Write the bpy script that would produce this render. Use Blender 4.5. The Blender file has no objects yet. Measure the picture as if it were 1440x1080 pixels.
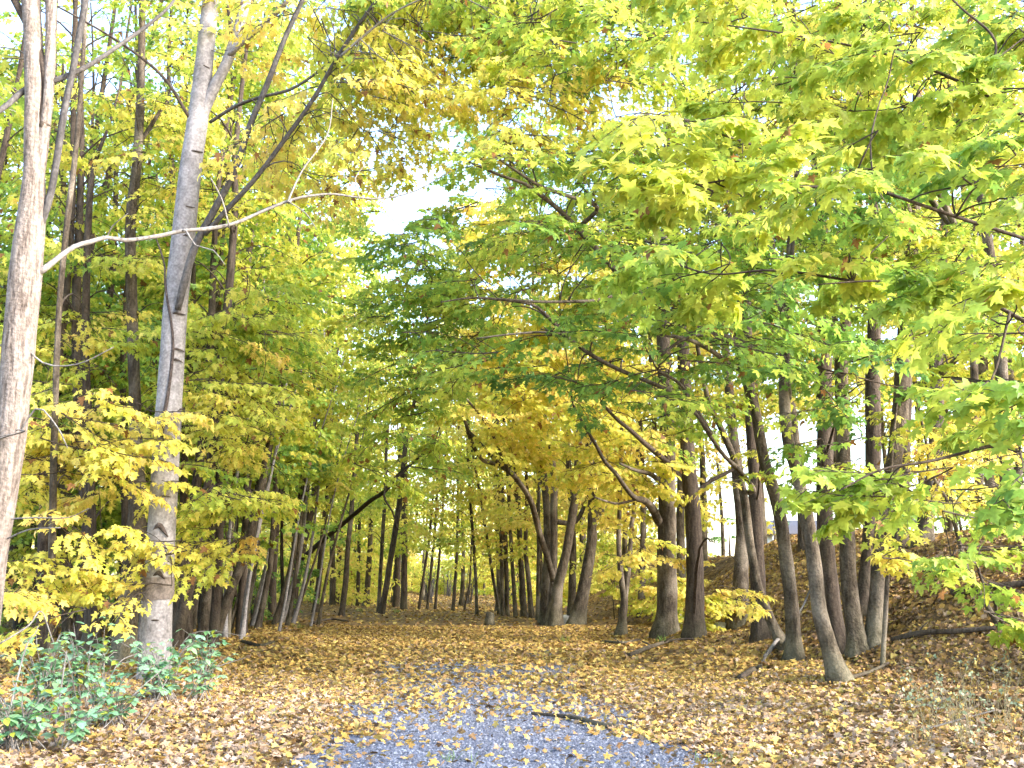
import bpy, math, random
import numpy as np

rng = np.random.default_rng(11)
random.seed(11)
scene = bpy.context.scene
col = scene.collection
R = math.radians

# ------------------------------------------------------------------ camera
F = 1400.0
PITCH = math.atan(275 / F)
CAM = np.array([0.0, 0.0, 1.55])
cp, sp = math.cos(PITCH), math.sin(PITCH)
FWD = np.array([0, cp, sp]); UPV = np.array([0, -sp, cp]); RGT = np.array([1.0, 0, 0])

cd = bpy.data.cameras.new('camera')
cd.sensor_width = 36; cd.lens = 35; cd.clip_end = 2000; cd.clip_start = 0.05
cam = bpy.data.objects.new('camera', cd); col.objects.link(cam)
cam.location = CAM; cam.rotation_euler = (math.pi / 2 + PITCH, 0, 0)
scene.camera = cam


def ray(px, py):
    return FWD * F + RGT * (px - 720) + UPV * (540 - py)


def at(px, py, Y):
    d = ray(px, py)
    return CAM + d * (Y / d[1])


def project(P):
    d = P - CAM
    z = d @ FWD
    z = np.where(z < 0.1, 0.1, z)
    return 720 + F * (d @ RGT) / z, 540 - F * (d @ UPV) / z, d @ FWD


def sstep(a, b, x):
    t = np.clip((x - a) / (b - a), 0, 1)
    return t * t * (3 - 2 * t)


def pathx(y):
    return 0.3 - 0.0571 * y


def height(x, y):
    x = np.asarray(x, float); y = np.asarray(y, float)
    o = x - pathx(y)
    foot = 5.9 + 2.2 * (1 - sstep(8, 18, y)) + 0.35 * np.sin(y * 0.55) + 0.2 * np.sin(y * 1.7 + 1)
    top = 2.45 + 0.25 * np.sin(y * 0.21 + 1.2)
    fade = 1 - sstep(60, 95, y) * (1 - sstep(4, 12, x))
    h = top * sstep(0, 1, (o - foot) / 5.2) * fade
    h = h + 0.10 * sstep(3.0, 4.6, np.abs(o)) * (0.6 + 0.4 * np.sin(y * 0.8 + x))
    rough = sstep(2.5, 6, np.abs(o))
    h = h + rough * 0.07 * (np.sin(x * 1.9 + 0.7 * y) + np.sin(y * 1.3 - 0.6 * x + 2) + 0.6 * np.sin(x * 4.1 + 3 * y))
    h = h + 0.015 * np.sin(x * 2.3 + 1) * np.sin(y * 1.1)
    h = h + 1.2 * sstep(60, 200, y)
    return h


def ground_at(px, py):
    d = ray(px, py); d = d / d[1]
    Y = 4.0
    while Y < 120:
        p = CAM + d * Y
        if p[2] <= height(p[0], p[1]):
            return p
        Y += 0.05
    return CAM + d * 120


def onground(x, y, dz=0.0):
    return np.array([x, y, float(height(x, y)) + dz])


def unit(v):
    return v / (np.linalg.norm(v, axis=-1, keepdims=True) + 1e-9)


# ------------------------------------------------------------------ objects
def tag(o, label=None, cat=None, group=None, kind=None):
    if label: o['label'] = label
    if cat: o['category'] = cat
    if group: o['group'] = group
    if kind: o['kind'] = kind
    return o


def thing(name, label, cat, loc, group=None):
    o = bpy.data.objects.new(name, None); col.objects.link(o)
    o.location = loc; o.empty_display_size = 0.2
    return tag(o, label, cat, group)


def mesh(name, V, faces, mat, parent=None, colors=None, smooth=False):
    """V (n,3) world; faces list of int arrays (m,k)."""
    base = np.zeros(3)
    if parent is not None:
        base = np.array(parent.location)
    me = bpy.data.meshes.new(name)
    V = np.ascontiguousarray(V - base, dtype=np.float32)
    me.vertices.add(len(V)); me.vertices.foreach_set('co', V.ravel())
    loops = np.concatenate([f.ravel() for f in faces]).astype(np.int32)
    starts = []; s = 0
    for f in faces:
        m, k = f.shape
        starts.append(np.arange(m, dtype=np.int32) * k + s); s += m * k
    starts = np.concatenate(starts).astype(np.int32)
    me.loops.add(len(loops)); me.loops.foreach_set('vertex_index', loops)
    me.polygons.add(len(starts)); me.polygons.foreach_set('loop_start', starts)
    if smooth:
        me.polygons.foreach_set('use_smooth', np.ones(len(starts), dtype=bool))
    me.update(calc_edges=True)
    if colors is not None:
        a = me.color_attributes.new('tint', 'FLOAT_COLOR', 'POINT')
        c = np.ones((len(V), 4), dtype=np.float32); c[:, :3] = colors
        a.data.foreach_set('color', c.ravel())
    if mat: me.materials.append(mat)
    o = bpy.data.objects.new(name, me); col.objects.link(o)
    if parent is not None: o.parent = parent
    return o


class Buf:
    """collects pieces of one mesh"""
    def __init__(self):
        self.V = []; self.F = {}; self.C = []; self.n = 0

    def add(self, V, faces, c=None):
        for f in faces:
            self.F.setdefault(f.shape[1], []).append(f + self.n)
        self.V.append(V); self.n += len(V)
        if c is not None: self.C.append(np.broadcast_to(c, (len(V), 3)))

    def build(self, name, mat, parent=None, smooth=False):
        fs = [np.concatenate(v) for v in self.F.values()]
        C = np.concatenate(self.C) if self.C else None
        return mesh(name, np.concatenate(self.V), fs, mat, parent, C, smooth)


def resample(P, rad, step):
    P = np.asarray(P, float); rad = np.asarray(rad, float)
    n = len(P)
    if n == 2:
        k = max(2, int(np.linalg.norm(P[1] - P[0]) / step) + 1)
        t = np.linspace(0, 1, k)[:, None]
        return P[0] * (1 - t) + P[1] * t, (rad[0] * (1 - t) + rad[1] * t)[:, 0]
    Q = np.vstack([2 * P[0] - P[1], P, 2 * P[-1] - P[-2]])
    out = []; ro = []
    for i in range(n - 1):
        p0, p1, p2, p3 = Q[i], Q[i + 1], Q[i + 2], Q[i + 3]
        k = max(2, int(np.linalg.norm(p2 - p1) / step) + 1)
        t = np.linspace(0, 1, k, endpoint=False)[:, None]
        out.append(0.5 * (2 * p1 + (p2 - p0) * t + (2 * p0 - 5 * p1 + 4 * p2 - p3) * t ** 2 + (3 * p1 - p0 - 3 * p2 + p3) * t ** 3))
        ro.append(rad[i] * (1 - t[:, 0]) + rad[i + 1] * t[:, 0])
    out.append(P[-1:]); ro.append(rad[-1:])
    return np.concatenate(out), np.concatenate(ro)


def tube(P, rad, sides=8, lump=0.0, flare=0.0, capend=True, seed=0):
    P = np.asarray(P, float); n = len(P)
    T = np.gradient(P, axis=0); T = unit(T)
    ref = np.array([0.0, 1, 0]) if abs(T[0][1]) < 0.9 else np.array([1.0, 0, 0])
    A = np.zeros_like(P)
    a = ref - T[0] * (ref @ T[0])
    for i in range(n):
        a = a - T[i] * (a @ T[i]); a = a / (np.linalg.norm(a) + 1e-9); A[i] = a
    B = np.cross(T, A)
    ang = np.linspace(0, 2 * np.pi, sides, endpoint=False)
    r = np.repeat(np.asarray(rad)[:, None], sides, 1)
    s = np.concatenate([[0], np.cumsum(np.linalg.norm(np.diff(P, axis=0), axis=1))])[:, None]
    if lump or flare:
        ph = np.random.default_rng(seed + 5).uniform(0, 6.28, 8)
        m = (0.5 * np.sin(2 * ang + ph[0] + 0.9 * s) + 0.5 * np.sin(3 * ang + ph[1] - 1.3 * s) + 0.5 * np.sin(s * 3.1 + ph[2] + ang) + 0.4 * np.sin(s * 7.3 + ph[3] - 2 * ang))
        r = r * (1 + lump * m)
        if flare:
            lob = 1 + 0.55 * np.sin(4 * ang + ph[4]) * 0.6 + 0.35 * np.sin(5 * ang + ph[5])
            r = r * (1 + flare * np.exp(-np.maximum(s - 0.25, 0) / 0.26) * np.clip(lob, 0.2, 2))
    V = P[:, None, :] + r[:, :, None] * (np.cos(ang)[None, :, None] * A[:, None, :] + np.sin(ang)[None, :, None] * B[:, None, :])
    V = V.reshape(-1, 3)
    i = np.arange(n - 1)[:, None] * sides; j = np.arange(sides)[None, :]; j2 = (j + 1) % sides
    q = np.stack([i + j, i + j2, i + sides + j2, i + sides + j], -1).reshape(-1, 4)
    faces = [q]
    if capend:
        V = np.vstack([V, P[-1:] + T[-1] * rad[-1] * 0.3, P[:1]])
        e = (n - 1) * sides
        f1 = np.stack([e + np.arange(sides), e + (np.arange(sides) + 1) % sides, np.full(sides, n * sides)], -1)
        f0 = np.stack([(np.arange(sides) + 1) % sides, np.arange(sides), np.full(sides, n * sides + 1)], -1)
        faces += [f1, f0]
    return V, faces


# ------------------------------------------------------------------ materials
def newmat(name):
    m = bpy.data.materials.new(name); m.use_nodes = True
    nt = m.node_tree; nt.nodes.clear()
    out = nt.nodes.new('ShaderNodeOutputMaterial')
    return m, nt, out


def N(nt, typ, **kw):
    n = nt.nodes.new(typ)
    for k, v in kw.items():
        if k == 'op': n.operation = v
        else: n.inputs[k].default_value = v
    return n


def ramp(nt, src, stops):
    r = nt.nodes.new('ShaderNodeValToRGB')
    el = r.color_ramp.elements
    while len(el) < len(stops): el.new(0.5)
    for e, (p, c) in zip(el, stops):
        e.position = p; e.color = (*c, 1)
    nt.links.new(src, r.inputs[0])
    return r.outputs[0]


def mixc(nt, fac, a, b, mode='MIX'):
    m = nt.nodes.new('ShaderNodeMix'); m.data_type = 'RGBA'; m.blend_type = mode
    if isinstance(fac, (int, float)): m.inputs[0].default_value = fac
    else: nt.links.new(fac, m.inputs[0])
    for k, v in ((6, a), (7, b)):
        if isinstance(v, tuple): m.inputs[k].default_value = (*v, 1)
        else: nt.links.new(v, m.inputs[k])
    return m.outputs[2]


def leaf_material(name, trans, spec=0.35, rough=0.45):
    m, nt, out = newmat(name)
    a = nt.nodes.new('ShaderNodeAttribute'); a.attribute_name = 'tint'
    tc = nt.nodes.new('ShaderNodeTexCoord')
    no = N(nt, 'ShaderNodeTexNoise', Scale=38.0, Detail=2.0)
    nt.links.new(tc.outputs['Object'], no.inputs['Vector'])
    v = ramp(nt, no.outputs[0], [(0.3, (0.78, 0.74, 0.7)), (0.7, (1.12, 1.12, 1.1))])
    c = mixc(nt, 1.0, a.outputs['Color'], v, 'MULTIPLY')
    p = N(nt, 'ShaderNodeBsdfPrincipled', Roughness=rough)
    p.inputs['Specular IOR Level'].default_value = spec
    nt.links.new(c, p.inputs['Base Color'])
    if trans > 0:
        t = nt.nodes.new('ShaderNodeBsdfTranslucent')
        nt.links.new(c, t.inputs[0])
        mx = N(nt, 'ShaderNodeMixShader'); mx.inputs[0].default_value = trans
        nt.links.new(p.outputs[0], mx.inputs[1]); nt.links.new(t.outputs[0], mx.inputs[2])
        nt.links.new(mx.outputs[0], out.inputs[0])
    else:
        nt.links.new(p.outputs[0], out.inputs[0])
    return m


def bark_material(name, dark, mid, light, zs=0.16, sc=9.0, bump=0.5, moss=0.0, lichen=0.3):
    m, nt, out = newmat(name)
    tc = nt.nodes.new('ShaderNodeTexCoord'); oi = nt.nodes.new('ShaderNodeObjectInfo')
    ad = nt.nodes.new('ShaderNodeVectorMath'); ad.operation = 'ADD'
    sc_ = nt.nodes.new('ShaderNodeVectorMath'); sc_.operation = 'SCALE'
    cx = nt.nodes.new('ShaderNodeCombineXYZ')
    for k in range(3): nt.links.new(oi.outputs['Random'], cx.inputs[k])
    nt.links.new(cx.outputs[0], sc_.inputs[0]); sc_.inputs['Scale'].default_value = 40
    nt.links.new(tc.outputs['Object'], ad.inputs[0]); nt.links.new(sc_.outputs[0], ad.inputs[1])
    mp = nt.nodes.new('ShaderNodeMapping'); mp.inputs['Scale'].default_value = (sc, sc, sc * zs)
    nt.links.new(ad.outputs[0], mp.inputs[0])
    n1 = N(nt, 'ShaderNodeTexNoise', Scale=1.6, Detail=8.0, Roughness=0.65); nt.links.new(mp.outputs[0], n1.inputs['Vector'])
    n2 = N(nt, 'ShaderNodeTexNoise', Scale=1.3, Detail=4.0); nt.links.new(ad.outputs[0], n2.inputs['Vector'])
    n3 = N(nt, 'ShaderNodeTexNoise', Scale=26.0, Detail=4.0); nt.links.new(ad.outputs[0], n3.inputs['Vector'])
    c = ramp(nt, n1.outputs[0], [(0.33, dark), (0.5, mid), (0.72, light)])
    f = ramp(nt, n2.outputs[0], [(0.5, (0, 0, 0)), (0.68, (lichen,) * 3)])
    c = mixc(nt, f, c, tuple(min(1, x * 1.35 + 0.03) for x in light))
    f3 = ramp(nt, n3.outputs[0], [(0.35, (0.72, 0.72, 0.72)), (0.65, (1.15, 1.15, 1.15))])
    c = mixc(nt, 1.0, c, f3, 'MULTIPLY')
    if moss:
        sep = nt.nodes.new('ShaderNodeSeparateXYZ'); nt.links.new(tc.outputs['Object'], sep.inputs[0])
        g = ramp(nt, sep.outputs[2], [(0.0, (moss,) * 3), (0.9, (0, 0, 0))])
        g = mixc(nt, 1.0, g, ramp(nt, n2.outputs[0], [(0.4, (0, 0, 0)), (0.6, (1, 1, 1))]), 'MULTIPLY')
        c = mixc(nt, g, c, (0.10, 0.13, 0.04))
    p = N(nt, 'ShaderNodeBsdfPrincipled', Roughness=0.9); p.inputs['Specular IOR Level'].default_value = 0.15
    nt.links.new(c, p.inputs['Base Color'])
    b = N(nt, 'ShaderNodeBump', Strength=bump, Distance=0.02)
    mxh = nt.nodes.new('ShaderNodeMath'); mxh.operation = 'ADD'
    nt.links.new(n1.outputs[0], mxh.inputs[0]); nt.links.new(n3.outputs[0], mxh.inputs[1])
    nt.links.new(mxh.outputs[0], b.inputs['Height']); nt.links.new(b.outputs[0], p.inputs['Normal'])
    nt.links.new(p.outputs[0], out.inputs[0])
    return m


M = {}
M['leaf'] = leaf_material('maple_leaf', 0.58)
M['bramble'] = leaf_material('bramble_leaf', 0.25, 0.4)
M['litter'] = leaf_material('dry_leaf', 0.12, 0.2, 0.7)
M['stone_bits'] = leaf_material('gravel_stone', 0.0, 0.3, 0.7)
M['grey'] = bark_material('smooth_grey_bark', (0.155, 0.143, 0.146), (0.235, 0.22, 0.226), (0.32, 0.303, 0.312), zs=0.8, sc=5, bump=0.18, lichen=0.35)
M['tan'] = bark_material('furrowed_tan_bark', (0.075, 0.058, 0.05), (0.20, 0.168, 0.15), (0.30, 0.26, 0.24), zs=0.13, sc=15, bump=0.9, lichen=0.1)
M['brown'] = bark_material('maple_bark', (0.032, 0.025, 0.019), (0.075, 0.06, 0.046), (0.15, 0.125, 0.098), zs=0.3, sc=9, bump=1.0, moss=0.2, lichen=0.75)
M['dark'] = bark_material('dark_bark', (0.028, 0.021, 0.017), (0.06, 0.046, 0.037), (0.11, 0.087, 0.07), zs=0.2, sc=10, bump=0.6, moss=0.12, lichen=0.2)
M['limb_grey'] = bark_material('grey_limb_bark', (0.04, 0.037, 0.036), (0.07, 0.065, 0.065), (0.125, 0.118, 0.118), zs=0.5, sc=12, bump=0.3)
M['pale'] = bark_material('bleached_wood', (0.12, 0.108, 0.10), (0.19, 0.175, 0.165), (0.27, 0.255, 0.245), zs=0.3, sc=14, bump=0.3)
M['scar'] = bark_material('healed_bark', (0.04, 0.03, 0.028), (0.075, 0.058, 0.052), (0.13, 0.105, 0.095), zs=1, sc=16, bump=0.6, lichen=0.0)
M['band'] = bark_material('brown_bark_band', (0.11, 0.09, 0.08), (0.155, 0.128, 0.115), (0.21, 0.18, 0.165), zs=0.6, sc=10, bump=0.3, lichen=0.2)


def ground_material():
    m, nt, out = newmat('forest_floor')
    tc = nt.nodes.new('ShaderNodeTexCoord')
    sep = nt.nodes.new('ShaderNodeSeparateXYZ'); nt.links.new(tc.outputs['Object'], sep.inputs[0])
    v = N(nt, 'ShaderNodeTexVoronoi', Scale=9.0); nt.links.new(tc.outputs['Object'], v.inputs['Vector'])
    hs = ramp(nt, v.outputs['Color'], [(0.0, (0.05, 0.032, 0.02)), (0.35, (0.13, 0.08, 0.035)), (0.6, (0.23, 0.14, 0.05)), (0.85, (0.3, 0.2, 0.06)), (1.0, (0.2, 0.13, 0.08))])
    n = N(nt, 'ShaderNodeTexNoise', Scale=0.9, Detail=5.0); nt.links.new(tc.outputs['Object'], n.inputs['Vector'])
    soil = ramp(nt, n.outputs[0], [(0.3, (0.05, 0.035, 0.025)), (0.7, (0.11, 0.08, 0.055))])
    f = ramp(nt, n.outputs[0], [(0.42, (0.85,) * 3), (0.62, (0.45,) * 3)])
    c = mixc(nt, f, soil, hs)
    p = N(nt, 'ShaderNodeBsdfPrincipled', Roughness=0.95); p.inputs['Specular IOR Level'].default_value = 0.1
    nt.links.new(c, p.inputs['Base Color'])
    b = N(nt, 'ShaderNodeBump', Strength=0.8, Distance=0.03)
    nt.links.new(v.outputs['Distance'], b.inputs['Height']); nt.links.new(b.outputs[0], p.inputs['Normal'])
    nt.links.new(p.outputs[0], out.inputs[0])
    return m


def gravel_material():
    m, nt, out = newmat('crushed_gravel')
    tc = nt.nodes.new('ShaderNodeTexCoord')
    v = N(nt, 'ShaderNodeTexVoronoi', Scale=48.0); nt.links.new(tc.outputs['Object'], v.inputs['Vector'])
    n = N(nt, 'ShaderNodeTexNoise', Scale=2.5, Detail=5.0); nt.links.new(tc.outputs['Object'], n.inputs['Vector'])
    c = ramp(nt, v.outputs['Color'], [(0.1, (0.09, 0.095, 0.13)), (0.45, (0.19, 0.20, 0.26)), (0.75, (0.29, 0.30, 0.37)), (0.97, (0.5, 0.5, 0.56))])
    d = ramp(nt, n.outputs[0], [(0.3, (0.62, 0.61, 0.62)), (0.7, (1.25, 1.22, 1.2))])
    c = mixc(nt, 1.0, c, d, 'MULTIPLY')
    c = mixc(nt, 1.0, c, (0.48, 0.515, 0.565), 'MULTIPLY')
    p = N(nt, 'ShaderNodeBsdfPrincipled', Roughness=0.8)
    nt.links.new(c, p.inputs['Base Color'])
    b = N(nt, 'ShaderNodeBump', Strength=1.0, Distance=0.02); b.invert = True
    nt.links.new(v.outputs['Distance'], b.inputs['Height']); nt.links.new(b.outputs[0], p.inputs['Normal'])
    nt.links.new(p.outputs[0], out.inputs[0])
    return m


def plain(name, c, rough=0.7, var=0.15, scale=6.0):
    m, nt, out = newmat(name)
    tc = nt.nodes.new('ShaderNodeTexCoord')
    n = N(nt, 'ShaderNodeTexNoise', Scale=scale, Detail=6.0); nt.links.new(tc.outputs['Object'], n.inputs['Vector'])
    cc = ramp(nt, n.outputs[0], [(0.3, tuple(x * (1 - var) for x in c)), (0.7, tuple(min(1, x * (1 + var)) for x in c))])
    p = N(nt, 'ShaderNodeBsdfPrincipled', Roughness=rough)
    nt.links.new(cc, p.inputs['Base Color'])
    b = N(nt, 'ShaderNodeBump', Strength=0.4, Distance=0.02); nt.links.new(n.outputs[0], b.inputs['Height'])
    nt.links.new(b.outputs[0], p.inputs['Normal'])
    nt.links.new(p.outputs[0], out.inputs[0])
    return m


M['ground'] = ground_material(); M['gravel'] = gravel_material()
M['straw'] = plain('straw', (0.20, 0.17, 0.09), 0.8, 0.2)
M['rock'] = plain('lichen_rock', (0.36, 0.36, 0.35), 0.9, 0.4, 9)
M['white'] = plain('white_paint', (0.78, 0.78, 0.76), 0.5, 0.04)
M['roof'] = plain('dark_shingle', (0.06, 0.06, 0.075), 0.8, 0.3, 20)
M['glass'] = plain('window_glass', (0.05, 0.06, 0.08), 0.1, 0.1)

# ------------------------------------------------------------------ leaves
_h = [(-0.06, 0.07), (-0.16, 0.22), (-0.07, 0.45), (0.08, 0.36), (0.15, 0.30), (0.30, 0.44), (0.44, 0.66), (0.50, 0.44), (0.47, 0.20), (0.66, 0.27), (0.74, 0.13)]
_hm = [(-0.10, 0.16), (-0.06, 0.46), (0.15, 0.27), (0.46, 0.62), (0.48, 0.19), (0.70, 0.20)]


def outline(half):
    pts = [(0.0, 0.0)] + half + [(1.0, 0.0)] + [(x, -y) for x, y in half[::-1]]
    P = np.array(pts); c = np.array([[0.3, 0.0]])
    P = np.vstack([P, c]); k = len(pts)
    tri = np.stack([np.arange(k), (np.arange(k) + 1) % k, np.full(k, k)], -1)
    return P, tri


L_hi = outline(_h); L_md = outline(_hm)
L_lo = (np.array([(0, 0), (1, 0), (-.04, .42), (.2, .2), (.46, .58), (-.04, -.42), (.2, -.2), (.46, -.58)], float),
        np.array([(0, 3, 2), (0, 1, 3), (3, 1, 4), (0, 5, 6), (0, 6, 1), (6, 7, 1)]))
L_far = (np.array([(0, 0), (.35, -.5), (1, 0), (.35, .5)], float), np.array([(0, 1, 2), (0, 2, 3)]))
_ov = [(0.08, 0.2), (0.3, 0.36), (0.6, 0.3), (0.85, 0.13)]
L_ov = outline(_ov)
L_blade = (np.array([(0, -.03), (0, .03), (.55, -.028), (.55, .028), (1, 0)], float), np.array([(0, 2, 1), (1, 2, 3), (2, 4, 3)]))


def leaf_arrays(P, D, Nn, S, C, tmpl, curl=0.36):
    """one leaf per row; D = tip direction, Nn = upper normal"""
    T, tri = tmpl
    D = unit(D); Bv = unit(np.cross(Nn, D)); Nn = np.cross(D, Bv)
    m = len(P); k = len(T)
    cu = curl * rng.uniform(0.2, 1.5, (m, 1)); fo = rng.uniform(-0.05, 0.5, (m, 1))
    x = T[None, :, 0]; y = T[None, :, 1]
    wx = 1 + rng.uniform(-.12, .12, (m, 1)); wy = 1 + rng.uniform(-.15, .15, (m, 1))
    z = -cu * x * x + fo * np.abs(y) * 0.6 - cu * y * y
    V = P[:, None, :] + S[:, None, None] * ((x * wx)[..., None] * D[:, None, :] + (y * wy)[..., None] * Bv[:, None, :] + z[..., None] * Nn[:, None, :])
    faces = (tri[None] + (np.arange(m) * k)[:, None, None]).reshape(-1, 3)
    return V.reshape(-1, 3), faces, np.repeat(C, k, 0)


GT = np.array([0, 0.22, 0.42, 0.6, 0.78, 1.0, 1.25])
GC = np.array([(0.115, 0.235, 0.06), (0.21, 0.38, 0.07), (0.38, 0.50, 0.075), (0.58, 0.62, 0.09), (0.82, 0.75, 0.15), (0.88, 0.69, 0.19), (0.70, 0.43, 0.14)])


def grad(t):
    t = np.clip(t, 0, 1.25)
    return np.stack([np.interp(t, GT, GC[:, k]) for k in range(3)], -1)


# spray templates: flat fans of twigs with leaf pairs
def make_spray(seed):
    r = np.random.default_rng(seed)
    pos = []; yaw = []; tw = []
    n = 9
    x = np.linspace(0, 1, n); y = 0.08 * np.sin(x * 3 + r.uniform(0, 6)); y -= y[0]; z = -0.10 * x ** 2 + 0.03 * np.sin(5 * x + r.uniform(0, 6)); z -= z[0]
    main = np.stack([x, y, z], -1); tw.append((main, 0.010, 0.003))
    for q in np.arange(0.3, 1.0, 0.13):
        for s in (1, -1):
            p = np.array([np.interp(q, x, y * 0 + x), np.interp(q, x, y), np.interp(q, x, z)])
            pos.append(p); yaw.append(s * r.uniform(0.5, 1.2))
    pos.append(main[-1]); yaw.append(r.normal(0, .3)); pos.append(main[-1]); yaw.append(0.7); pos.append(main[-1]); yaw.append(-0.7)
    s = 1 if r.random() < .5 else -1
    for q in (0.12, 0.25, 0.38, 0.5, 0.63, 0.76, 0.87):
        s = -s
        p0 = np.array([q, np.interp(q, x, y), np.interp(q, x, z)])
        a = s * r.uniform(0.6, 1.05); L = r.uniform(0.3, 0.62) * (1.05 - 0.55 * q)
        t = np.linspace(0, 1, 5)
        b = a * (1 - 0.25 * t)
        side = np.stack([p0[0] + L * t * np.cos(b), p0[1] + L * t * np.sin(b), p0[2] + r.uniform(-.12, .08) * t - 0.10 * t * t], -1)
        tw.append((side, 0.006, 0.002))
        for u in np.arange(0.35, 1.01, 0.22):
            pt = p0 + (side[-1] - p0) * u
            for s2 in (1, -1):
                if r.random() < 0.9:
                    pos.append(pt); yaw.append(b[-1] + s2 * r.uniform(0.4, 1.2))
        pos.append(side[-1]); yaw.append(b[-1])
    return np.array(pos), np.array(yaw), tw


SPRAYS = [make_spray(100 + i) for i in range(14)]
TW_MESH = {}
for i, s in enumerate(SPRAYS):
    b = Buf()
    for pts, r0, r1 in s[2]:
        b.add(*tube(pts[::2] if len(pts) > 5 else pts, np.linspace(r0, r1, len(pts[::2] if len(pts) > 5 else pts)), 3, capend=False))
    TW_MESH[i] = (np.concatenate(b.V), np.concatenate(b.F[4]))

NTREES = 0


class Tree:
    def __init__(s, name, label, base, cat='tree', group=None, bark='brown', leaf_size=0.135, twig_bark=None):
        s.base = np.array(base); s.e = thing(name, label, cat, base, group)
        s.bark = bark; s.tw_bark = twig_bark or 'dark'
        s.nP = np.zeros((0, 3)); s.nR = np.zeros(0); s.nT = np.zeros((0, 3))
        s.br = Buf(); s.twb = Buf(); s.cr = Buf(); s.ls = leaf_size
        s.kt = rng.uniform(0, 100)

    def _nodes(s, P, rad):
        s.nP = np.vstack([s.nP, P]); s.nR = np.concatenate([s.nR, rad]); s.nT = np.vstack([s.nT, unit(np.gradient(P, axis=0))])

    def stem(s, P, rad, part='trunk', bark=None, sides=14, flare=0.0, lump=0.065, step=0.22, attach=True):
        P, rad = resample(P, rad, step)
        d = np.linalg.norm(P[0] - CAM)
        b = Buf(); b.add(*tube(P, rad, sides if d < 30 else 8, lump, flare, seed=int(rng.integers(1e6))))
        o = b.build(part, M[bark or s.bark], s.e, smooth=True)
        if attach: s._nodes(P, rad)
        return o

    def grow(s, C, t, tilt=0.45, dens=1.0, size=(0.9, 1.35), limit=None, outward=None, twigs=None, arch=0.12):
        """C (n,3) spray centres, t (n,) colour position"""
        if len(C) == 0: return
        dist = np.array([np.min(np.linalg.norm(s.nP - c, axis=1)) for c in C])
        for i in np.argsort(dist):
            c = C[i]
            d = np.linalg.norm(s.nP - c, axis=1)
            cost = d + 0.9 * np.maximum(0, s.nP[:, 2] - c[2] + 0.25 * d) + (s.nR < 0.012) * 0.25
            k = int(np.argmin(cost)); p0 = s.nP[k]; L = d[k]
            hd = c - p0; hz = np.array([hd[0], hd[1], 0]) + rng.normal(0, 0.15, 3) * L * [1, 1, 0] + 1e-3
            hz = unit(hz)
            if outward is not None and rng.random() < 0.7: hz = unit(hz + np.asarray(outward, float))
            ya = rng.normal(0, 0.5); hz = np.array([hz[0] * math.cos(ya) - hz[1] * math.sin(ya), hz[0] * math.sin(ya) + hz[1] * math.cos(ya), 0])
            sz = rng.uniform(*size)
            end = c - hz * sz * 0.45
            Y = (c - CAM) @ FWD
            if L > 0.15:
                q = np.linspace(0, 1, max(6, int(L / (0.3 if Y > 14 else 0.12)) + 3))[:, None]
                m1 = p0 + (end - p0) * 0.35 + s.nT[k] * L * 0.16 + np.array([0, 0, arch * L])
                m2 = p0 + (end - p0) * 0.75 + np.array([0, 0, arch * 0.8 * L])
                B = (1 - q) ** 3 * p0 + 3 * q * (1 - q) ** 2 * m1 + 3 * q * q * (1 - q) * m2 + q ** 3 * end
                B[1:-1] += np.cumsum(rng.normal(0, 0.006 * min(L, 3), (len(B) - 2, 3)), 0)
                r0 = min(0.6 * s.nR[k], 0.008 + 0.0085 * L); r0 = max(r0, 0.006)
                rr = r0 + (0.005 - r0) * q[:, 0] ** 0.8
                if Y < 70: s.br.add(*tube(B, rr, 6 if Y < 14 else 4, capend=False))
                s._nodes(B[1:], rr[1:])
            s.spray(end, hz, sz, t[i], tilt, dens, Y, twigs)

    def spray(s, o, hz, sz, t, tilt, dens, Y, twigs=None):
        gx_, gy_, _ = project(o)
        if Y > 17 and 985 < gx_ < 1165 and 590 < gy_ < 800 and rng.random() < 0.85: return
        if Y > 17 and gx_ < 240 and gy_ < 340 and rng.random() < 0.6: return
        if ((gx_ - 597) / 36) ** 2 + ((gy_ - 208) / 46) ** 2 < 1 and rng.random() < 0.9: return
        k = int(rng.integers(len(SPRAYS))); pos, yaw, _ = SPRAYS[k]
        up = unit(np.array([0, 0, 1.0]) + rng.normal(0, 0.16, 3))
        X = unit(hz - up * (hz @ up) + np.array([0, 0, rng.uniform(-0.25, 0.1)]))
        Yv = unit(np.cross(up, X)); Z = np.cross(X, Yv)
        keep = rng.random(len(pos)) < dens
        pos = pos[keep]; yaw = yaw[keep]; m = len(pos)
        if m == 0: return
        P = o + sz * (pos @ np.stack([X, Yv, Z]))
        D = np.cos(yaw)[:, None] * X + np.sin(yaw)[:, None] * Yv
        a = rng.normal(tilt, 0.33, m)[:, None]
        P = P + D * 0.06 * sz - np.array([0, 0, 0.02])
        D2 = np.cos(a) * D - np.sin(a) * Z; N2 = np.cos(a) * Z + np.sin(a) * D
        ro = rng.normal(0, 0.38, m)[:, None]
        B = np.cross(N2, D2); N2 = np.cos(ro) * N2 + np.sin(ro) * B
        tt = t + rng.normal(0, 0.09, m)
        C = grad(tt) * rng.uniform(0.8, 1.15, (m, 1))
        br = rng.random(m) < (0.006 if Y < 10 else 0.025)
        C[br] = np.array([0.28, 0.14, 0.05])
        big = 1.0
        if Y < 9: tm = L_hi
        elif Y < 23: tm = L_md
        elif Y < 40: tm = L_lo; big = 1.08
        else: tm = L_far; big = 1.25
        S = s.ls * 0.84 * big * rng.uniform(0.62, 1.25, m)
        V, f, c = leaf_arrays(P, D2, N2, S, C, tm)
        s.cr.V.append(V); s.cr.F.setdefault(3, []).append(f + s.cr.n); s.cr.n += len(V); s.cr.C.append(c)
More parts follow.
